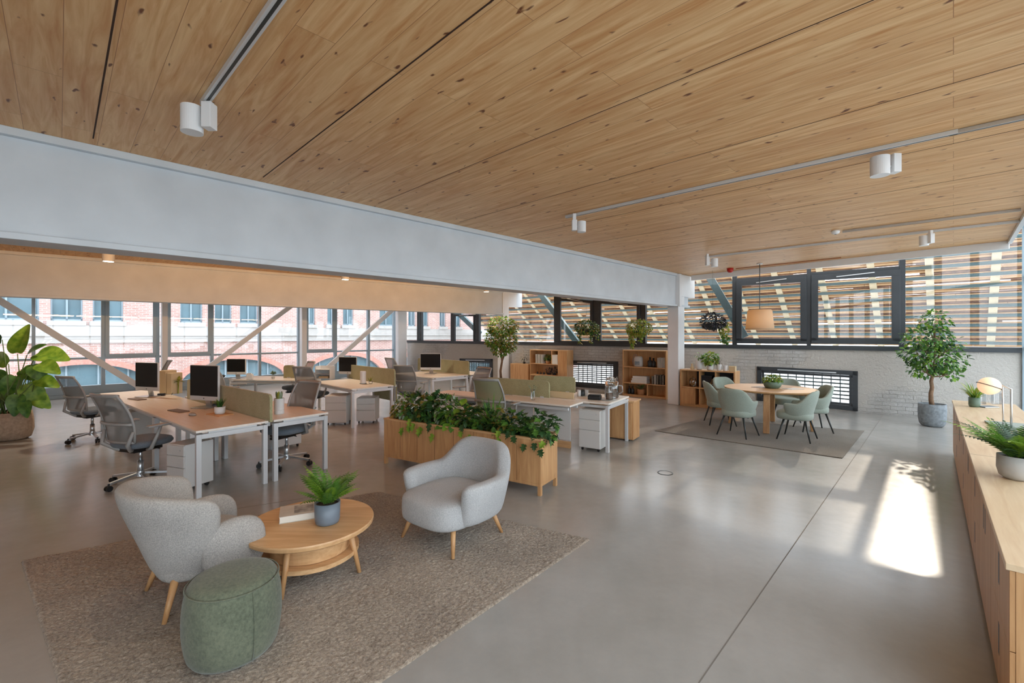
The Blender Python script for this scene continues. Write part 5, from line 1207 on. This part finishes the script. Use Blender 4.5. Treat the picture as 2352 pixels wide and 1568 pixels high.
# shelf 2
O2 = .42; hz2 = lambda y, x=1480: zoff(F1, x, O2, y)
zt, za, zb_ = hz2(804), hz2(843), hz2(881)
s2, P2, W2_ = shelf_unit('open_bookshelf', 'tall oak bookshelf right against the white column', F1, 1430, 1530, O2, .38, zt, [za, zb_], [(.58, .03, zb_)], back=(.05, zt))
t = thing('grey_backpack', 'grey backpack shaped canister on the top row of the tall bookshelf', 'bag', P2(.33, za + .001, .35), F1.rot); MB().lathe([(.1, 0), (.12, .02), (.125, .12), (.12, .24), (.09, .29), (0, .3)], 28, sy=.7, p=3).build('body', M_POTPAL, t, smooth=True); MB().box(-.07, .07, -.1, -.07, .05, .15).build('pocket', M_POTGRY, t, bevel=.01); MB().tube([(-.13, -.03, .02), (-.16, -.03, .15), (-.12, -.03, .32), (-.06, 0, .34), (-.04, 0, .28)], .008, 6).build('handle', M_POTGRY, t, smooth=True)
for i, f in enumerate((.60, .68)): bottle('dark_jar', ['tall black jar on the top row of the tall bookshelf, left one', 'tall black jar on the top row of the tall bookshelf, beside the white books'][i], P2(f, za + .001, .35), .065, [.26, .24][i], M_BLACK, 'jar')
for i in range(4):
    q = P2(.80 + .042 * i, za + .001, .3); upright(['leftmost white book on the top row of the tall bookshelf', 'second white book on the top row of the tall bookshelf', 'third white book on the top row of the tall bookshelf', 'rightmost white book on the top row of the tall bookshelf'][i], q, F1, [.27, .28, .27, .28][i], .045, M_BOOKW)
for i, lb in enumerate(('bottom box of the white stack on the tall bookshelf', 'middle box of the white stack on the tall bookshelf', 'top box of the white stack on the tall bookshelf')):
    t = thing('flat_box', lb, 'box', P2(.38 + .01 * i, zb_ + .002 + .066 * i, .35), F1.rot); MB().box(-.23 + .012 * i, .23 - .012 * i, -.12, .12, 0, .045).build('body', M_BOOKW, t, bevel=.003); MB().box(-.235 + .012 * i, .235 - .012 * i, -.125, .125, .045, .064).build('lid', M_POTWHT, t, bevel=.003)
for i in range(5):
    q = P2(.67 + .058 * i, zb_ + .001, .3); upright(['leftmost', 'second', 'third', 'fourth', 'rightmost'][i] + (' black' if i != 1 else ' grey') + ' book on the middle row of the tall bookshelf', q, F1, [.22, .26, .25, .27, .26][i], [.055, .05, .05, .065, .06][i], M_POTPAL if i == 1 else M_BLACK)
for i, f in enumerate((.12, .2)): bottle('dark_jar', ['dark bottle at the far left of the tall bookshelf bottom row', 'dark bottle left of the fern on the tall bookshelf bottom row'][i], P2(f, .061, .3), .05, .22, M_BLACK)
potted('small_plant', 'pale green fern in a clay pot on the bottom row of the tall bookshelf', P2(.4, .061, .3), .1, .16, M_TERR, f_fronds(12, .26, .05, 1.2, .9, [M_LEAFS, M_LEAF], 5, 9))
# low cabinet right of the column
C3a, C3b = fz(1562, 931), fz(1703, 946)
F3 = Fr(C3a, C3b); z3 = EYE * (1 - (847 - 768) / 162.5) ; z3m = EYE * (1 - (887 - 768) / 163.5)
s3, P3, W3 = shelf_unit('cube_cabinet', 'low oak cube cabinet right of the white column with vases on top', F3, 1562, 1688, 0, .40, z3, [z3m], [(.37, .03, z3 - .02), (.66, z3m, z3 - .02), (.28, .03, z3m - .02)], back=(.05, z3), cat='cabinet', doors=((.02, .27, .06, z3m - .03),))
MB().box(W3 * .24, W3 * .365, .30, .32, z3m, z3 - .04).box(W3 * .385, W3 * .975, .30, .32, z3m, z3 - .04).build('dark_insert', M_NAVY, s3)
t = thing('glass_cloche', 'glass cloche over small golden blossoms in the left cell of the cube cabinet', 'cloche', P3(.2, z3m + .001, .4)); MB().lathe([(.08, 0), (.085, .14), (.06, .2), (.015, .215), (.02, .24), (0, .25)], 26).build('glass_dome', M_CLEAR, t, smooth=True)
mb = MB(); rg = random.Random(6)
for i in range(26): clump(mb, (0, 0, .1), (.045, .045, .04), 1, .03, .025, 'oval', rg, 0)
mb.tube([(0, 0, 0), (0, 0, .09)], .004, 5); mb.build('blossoms', [simple('gold_blossom', (214, 168, 84), .5)], t)
for i, (f, lb) in enumerate(((.47, 'navy box in the middle cell of the cube cabinet'), (.83, 'navy box in the right cell of the cube cabinet'))): t = thing('navy_box', lb, 'box', P3(f, z3m + .001, .45), F3.rot); MB().box(-.13, .13, -.08, .1, 0, .27).build('body', M_NAVY, t, bevel=.006); MB().box(-.134, .134, -.084, .104, .27, .29).build('lid', M_NAVY, t, bevel=.004)
for i, f in enumerate((.6, .71)):
    t = thing('glass_jar', ['clear glass jar of shells beside the cabinet divider, left one', 'clear glass jar of shells right of the cabinet divider'][i], 'jar', P3(f, z3m + .001, .12)); MB().lathe([(.05, 0), (.065, .02), (.065, .13), (.03, .17), (.032, .22)], 22).build('glass_body', M_CLEAR, t, smooth=True)
    mb = MB()
    for k in range(30): clump(mb, (0, 0, .075), (.05, .05, .03), 1, .03, .02, 'oval', rg, 0)
    mb.build('shells', [simple('shell%d' % i, (216, 196, 168), .5)], t)
zt3 = z3 + .001
t = thing('glass_figure', 'small clear and cream ornament at the left end of the cube cabinet top', 'ornament', P3(.2, zt3, .3)); MB().lathe([(.04, 0), (.045, .05), (.02, .09), (.03, .12), (0, .15)], 18).build('body', M_KRAFT, t, smooth=True); MB().cyl((.05, 0, 0), (.05, 0, .15), .022, n=14).build('tube', M_CLEAR, t)
v_ = P3(.33, zt3, .35); potted('tall_vase', 'tall pale round vase with a green sprig on the cube cabinet', v_, .09, .265, M_POTWHT, f_bush((0, 0, .1), (.09, .08, .1), 26, .07, .03, 'oval', [M_LEAF, M_LEAFB], 4, 6), cat='vase', prof=[(.05, 0), (.08, .03), (.095, .12), (.085, .2), (.075, .265), (.065, .265), (.07, .2), (0, .19)])
v_ = P3(.535, zt3, .35); pt_ = potted('potted_plant', 'bushy yellow green plant in a white pot with dark marks on the cube cabinet', v_, .085, .165, M_POTWHT, f_bush((0, 0, .13), (.17, .15, .14), 240, .09, .045, 'oval', [M_LEAFB, M_LEAFY, M_LEAF], 5), prof=[(.06, 0), (.078, .02), (.085, .165), (.077, .165), (.075, .14), (0, .14)])
mb = MB()
for k in (-1, 0, 1): mb.box(k * .022 - .008, k * .022 + .008, -.0868, -.083, .10 + .0 * k, .135)
mb.build('mark', M_NAVY, pt_, rot=F3.rot + .1)
v_ = P3(.70, zt3, .3); potted('white_cup_vase', 'white cup with dark bare twigs on the cube cabinet', v_, .055, .15, M_POTWHT, f_bush((0, 0, .12), (.08, .07, .12), 14, .03, .015, 'oval', [M_LEAFK, M_BARK], 5, 9), cat='vase')
tag(MB().lathe([(.045, 0), (.05, .01), (.05, .13), (.043, .13), (.042, .02), (0, .02)], 24).build('white_cup', M_POTWHT, loc=P3(.81, zt3, .3), smooth=True), 'plain white cup left of the kraft box on the cube cabinet', 'cup')
t = thing('kraft_box', 'kraft cardboard box at the right end of the cube cabinet top', 'box', P3(.93, zt3, .35), F3.rot); MB().box(-.07, .07, -.05, .05, 0, .105).build('body', M_KRAFT, t, bevel=.003); MB().box(-.072, .072, -.052, .052, .105, .12).build('lid', M_KRAFT, t, bevel=.002)

# ------------------------------------------------------------------ oak sideboard along the right
S0 = fz(2189, 1044); S1 = fz(2288, 1568); ds = (S1 - S0).normalized(); rs = atan2(ds.y, ds.x); SH = .80; DPp = .60
Msb = Matrix.Translation(S0) @ Matrix.Rotation(rs, 4, 'Z')
NU = 9; UW = .80
lbl = ['farthest cabinet unit of the oak sideboard, beside the brick wall', 'second farthest cabinet unit of the oak sideboard', 'cabinet unit of the oak sideboard below the globe lamp', 'cabinet unit of the oak sideboard before the fern pot', 'cabinet unit of the oak sideboard level with the fern pot',
       'cabinet unit of the oak sideboard at the right edge with a pointed handle slot', 'nearest visible cabinet unit of the oak sideboard', 'cabinet unit of the oak sideboard at the bottom right corner', 'last cabinet unit of the oak sideboard, nearest the camera']
for i in range(NU - 1):
    t = thing('sideboard_cabinet', lbl[i], 'cabinet', Msb @ V((UW * i, 0, 0)), rs, 'cabinet units of the oak sideboard')
    MB().box(0, UW - .004, .018, DPp, .05, SH - .03).build('body', M_OAKZ, t, bevel=.001); MB().box(0, UW - .004, .05, DPp, 0, .05).build('plinth', M_OAK, t)
    if i % 2 == 0: fr_ = [(.002, UW / 2 - .003, .055, SH - .032), (UW / 2, UW - .006, .055, SH - .032)]
    else: fr_ = [(.002, UW - .006, .43, SH - .032), (.002, UW - .006, .055, .427)]
    for k, (x0, x1, z0, z1) in enumerate(fr_):
        dn = MB().box(x0, x1, 0, .018, z0, z1).build('door' if i % 2 == 0 else 'drawer', M_OAKZ, t, bevel=.0015)
        hx = (x1 - .05 if k == 0 else x0 + .05) if i % 2 == 0 else (x0 + x1) / 2; hz_ = z1 - .14
        mb = MB(); hw_, hh_ = .02, .075
        mb.box(hx - hw_, hx + hw_, -.0008, .001, hz_ - hh_, hz_ + hh_); mb.build('handle', M_BLACK, dn, bevel=.0)
wt = MB().box(-.012, UW * (NU - 1), -.012, DPp + .012, SH - .03, SH).build('sideboard_worktop', wood('oak_worktop', (216, 184, 146), (232, 206, 170), 'X', .4), loc=S0, rot=rs, bevel=.003); tag(wt, 'long oak worktop running over all the right-hand cabinets', 'worktop')
mb = MB()
for xx in (2.35, 4.05): mb.box(xx, xx + .002, -.012, DPp + .012, SH + .0001, SH + .0005)
mb.build('joint', MATS['groove'], wt)
gp = fz(2238, 934, SH); potted('grass_pot', 'small grass plant in a green pot at the far end of the oak worktop', (gp.x, gp.y, SH + .001), .056, .125, M_POTGRN, f_blades(80, .24, .012, .7, [M_LEAF, M_LEAFB, M_LEAFY], 3, (.2, .9), .05), prof=[(.044, 0), (.052, .006), (.057, .03), (.057, .125), (.05, .125), (.048, .1), (0, .1)])
gp = fz(2334, 1098, SH); potted('potted_fern', 'feathery fern in a pale round bowl pot near the right edge of the oak worktop', (3.36, 2.97, SH + .001), .1, .155, M_POTPAL, f_fronds(42, .34, .07, .95, .8, [M_LEAF, M_LEAFB, M_LEAFD], 6, 15, wl=.22, rr=.05), prof=[(.062, 0), (.088, .02), (.1, .07), (.098, .155), (.088, .155), (.084, .13), (0, .13)])
# globe lamp
lp = fz(2316, 985, SH); gc = at_depth(2272, 886, lp.y + .12)
t = thing('table_lamp', 'table lamp with a glowing white globe held by thin chrome rods', 'lamp', (lp.x, lp.y, SH)); g = gc - V((lp.x, lp.y, SH)); rl_ = .09
mb = MB()
mb.lathe([(rl_ * sin(pi * i / 20) + (0 if 0 < i < 20 else 0), -rl_ * cos(pi * i / 20)) for i in range(21)], 36, tuple(g)); mb.build('globe', M_GLOBE, t, smooth=True)
MB().lathe([(0, 0), (.08, 0), (.08, .012), (0, .014)], 28).build('base', M_ALU, t)
MB().tube([(.03, 0, .01), (.03, 0, g.z - .02), (g.x + rl_ * .9, g.y, g.z + .03)], .009, 8).build('pole', M_ALU, t, smooth=True)
MB().tube([(-.03, .02, .01), (-.035, .02, g.z - .0)], .006, 8).build('support_rod', M_ALU, t, smooth=True)
ring = [V((g.x + (rl_ + .003) * cos(a), g.y + (rl_ + .003) * sin(a), g.z + .035 * cos(a + .4) * -1)) for a in [2 * pi * i / 40 for i in range(41)]]
MB().tube(ring, .004, 6).build('globe_ring', M_DARKST, t)
fo = fz(2300, 975, SH)
t = thing('green_folder', 'flat sage green folder lying on the oak worktop under the globe lamp', 'folder', (fo.x - .02, fo.y - .08, SH + .001), rs + .1); MB().box(-.2, .2, -.14, .16, 0, .004).box(-.2, .2, -.14, .16, .011, .015).build('cover', M_SAGE, t); MB().box(-.19, .19, -.13, .15, .004, .011).build('papers', M_PAPER, t)
nb = fz(2268, 935, SH); t = thing('notebook', 'blue grey notebook beside the grass pot on the oak worktop', 'notebook', (nb.x, nb.y, SH + .001), R(2)); MB().box(-.1, .1, -.06, .06, 0, .014).build('cover', M_POTBLU, t, bevel=.002); MB().box(-.095, .095, -.062, .055, .003, .011).build('pages', M_PAPER, t)
for i, (px, w_, lb) in enumerate(((2263, .09, 'clear glass block behind the globe lamp, left one'), (2308, .06, 'clear glass block behind the globe lamp, right one'))):
    c = fz(px, 930, SH); t = tag(MB().box(-w_, w_, -.03, .03, 0, .15).build('glass_block', M_CLEAR, loc=(c.x, c.y + .1, SH + .001), bevel=.004), lb, 'glass block')

# ------------------------------------------------------------------ tracks, spotlights and other ceiling fittings
def track(label, p0, p1, wd=.036, mat=None):
    p0 = V(p0); p1 = V(p1); t = thing('lighting_track', label, 'lighting track', (p0.x, p0.y, CZ)); d = p1 - p0; n = V((-d.y, d.x, 0)).normalized()
    MB().bar((0, 0, -.017), (d.x, d.y, -.017), wd, .032).build('rail', mat or M_LEGWH, t, bevel=.002)
    MB().bar((0, 0, -.0335), (d.x, d.y, -.0335), wd * .35, .001).build('slot', M_DARKST, t); return t
def spot(label, px, py, Y, rr, hh, bdx, bdy=0.0):
    """cylinder head centred on the pixel at depth Y, driver block offset by bdx metres"""
    c = at_depth(px, py, Y); t = thing('track_spotlight', label, 'spotlight', (c.x, c.y, c.z)); h2 = hh / 2
    MB().lathe([(rr, -h2), (rr, h2), (0, h2)], 32).lathe([(rr * .98, -h2 + .001), (rr * .86, -h2 + .003), (rr * .6, -h2 + .05), (0, -h2 + .055)], 32).build('head', M_WHITE, t, smooth=False)
    b = MB().box(bdx - .03, bdx + .03, bdy - .035, bdy + .035, -h2 * .7, h2 * 1.25); tz = CZ - .034 - c.z; b.box(bdx - .02, bdx + .02, bdy - .02, bdy + .02, h2 * 1.25, tz); b.build('driver_box', M_WHITE, t, bevel=.003)
    MB().cyl((0, 0, 0), (bdx, bdy, 0), .012, n=10).build('arm', M_SILVER, t)
    MB().cyl((0, 0, -h2 + .03), (0, 0, -h2 + .035), rr * .8, n=28).build('lens', M_SILVER, t); return t, c
pA, pB = fz(468, 232, CZ), fz(640, -12, CZ); pB = pA + (pB - pA) * 2.2
track('white light track on the upper left ceiling with one spotlight', pA, pB, .045)
spt, sc1 = spot('white spotlight at the end of the upper left track', 441, 275, 2.86, .062, .165, .11, .0)
pA, pB = fz(1300, 495, CZ), fz(2200, 297, CZ); track('long white light track across the right half of the ceiling', pA, pB, .04)
pA, pB = fz(2180, 302, CZ), fz(2352, 264, CZ); track('grey conduit rail following the long track to the right edge', pA, pA + (pB - pA) * 2, .03, M_ALU)
spot('white spotlight at the near right of the long track', 2021, 382, 3.7, .066, .155, .12)
spot('small white spotlight at the far end of the long track', 1336, 521, 5.5, .052, .13, -.09)
pA, pB = fz(1620, 588, CZ), fz(2345, 504, CZ); track('white light track nearest the back windows', pA, pB, .04)
spot('small white spotlight above the dining table, beside the red alarm', 1641, 603, 8.25, .06, .15, -.13)
spot('white spotlight on the rear track near the right window corner', 2122, 553, 6.45, .055, .14, .03, -.07)
pA, pB = fz(1935, 529, CZ), fz(2345, 478, CZ); track('thin grey conduit on the ceiling leading to the smoke detector', pA, pB, .022, M_ALU)
c = fz(1919, 529, CZ); t = thing('smoke_detector', 'round white smoke detector on the ceiling', 'smoke detector', (c.x, c.y, CZ)); MB().lathe([(.05, 0), (.055, -.02), (.045, -.045), (.02, -.055), (0, -.055)][::-1], 28).build('housing', M_WHITE, t, smooth=True); MB().lathe([(.0, -.058), (.015, -.058), (.015, -.052), (0, -.052)], 14).build('sensor', M_DARKST, t)
c = fz(1677, 616, CZ); t = thing('fire_alarm', 'red fire alarm dome on the ceiling left of the pendant lamp', 'fire alarm', (c.x, c.y, CZ)); MB().lathe([(0, -.1), (.04, -.095), (.065, -.07), (.068, -.02), (.05, 0), (0, 0)], 28).build('dome', M_RED2, t, smooth=True); MB().lathe([(.075, -.012), (.075, 0), (0, 0)], 28).build('base_ring', M_RED2, t)
c0_, c1_ = fz(1690, 616, CZ), fz(2200, 562, CZ); tag(MB().bar(c0_ + V((0, 0, -.01)), c0_ + (c1_ - c0_) * .55 + V((0, 0, -.01)), .014, .014).build('copper_conduit', simple('copper', (176, 108, 68), .4, metal=.5)), 'thin copper conduit on the ceiling running right from the red alarm', 'conduit')
# downlights between the beams
for i, (px, py, Y, lb) in enumerate(((249, 590, 7.9, 'glowing ceiling downlight between the beams, nearest the left edge'), (793, 634, 10.4, 'glowing ceiling downlight between the beams, above the left bench end'), (1117, 664, 13.6, 'glowing ceiling downlight between the beams, above the slim tree'))):
    c = at_depth(px, py, Y); zb = c.z - .08; t = thing('downlight', lb, 'downlight', (c.x, c.y, zb), 0, 'downlights between the two beams')
    MB().lathe([(.085, 0), (.085, CZ - zb), (0, CZ - zb)], 32).build('housing', M_WHITE, t); MB().cyl((0, 0, -.002), (0, 0, .002), .072, n=28).build('lamp_disc', M_LAMPON, t)
    L_ = bpy.data.lights.new('downlight_lamp', 'SPOT'); L_.energy = 70; L_.color = (1.0, .86, .68); L_.spot_size = R(120); L_.spot_blend = .35; L_.shadow_soft_size = .06
    lo = bpy.data.objects.new('downlight_lamp', L_); COL.objects.link(lo); lo.parent = t; lo.location = (0, 0, -.03)
# warm LED profile on the rear face of the first beam, washing the strip of ceiling and the second beam
for k in range(5):
    a0 = 1.2 + 2.3 * k; p0 = BM0 + (BM1 - BM0).normalized() * (a0 - 1.5); nn = V((-d1.y, d1.x, 0)); p0 = p0 + nn * .40; p0.z = 2.62
    t = thing('led_profile', ['first', 'second', 'third', 'fourth', 'fifth'][k] + ' slim warm LED profile from the left behind the large white beam', 'light fitting', p0, rot1, 'LED profiles on the rear of the large beam')
    MB().box(-1.1, 1.1, -.03, .03, -.03, .0).build('housing', M_ALU, t); MB().box(-1.09, 1.09, -.02, .02, .0, .003).build('diffuser', emit('led%d' % k, (255, 190, 120), 3), t)
    L_ = bpy.data.lights.new('led_lamp', 'AREA'); L_.shape = 'RECTANGLE'; L_.size = 2.2; L_.size_y = .05; L_.spread = R(75); L_.energy = 9.5; L_.color = (1.0, .52, .19)
    lo = bpy.data.objects.new('led_lamp', L_); COL.objects.link(lo); lo.parent = t; lo.location = (0, .03, .02); lo.rotation_euler = (R(105), 0, 0)
L_ = bpy.data.lights.new('track_spot_lamp', 'SPOT'); L_.energy = 14; L_.color = (1.0, .80, .58); L_.spot_size = R(70); L_.spot_blend = .5; L_.shadow_soft_size = .03
lo = bpy.data.objects.new('track_spot_lamp', L_); COL.objects.link(lo); lo.parent = spt; lo.location = (0, 0, -.09); lo.rotation_euler = (0, 0, 0)
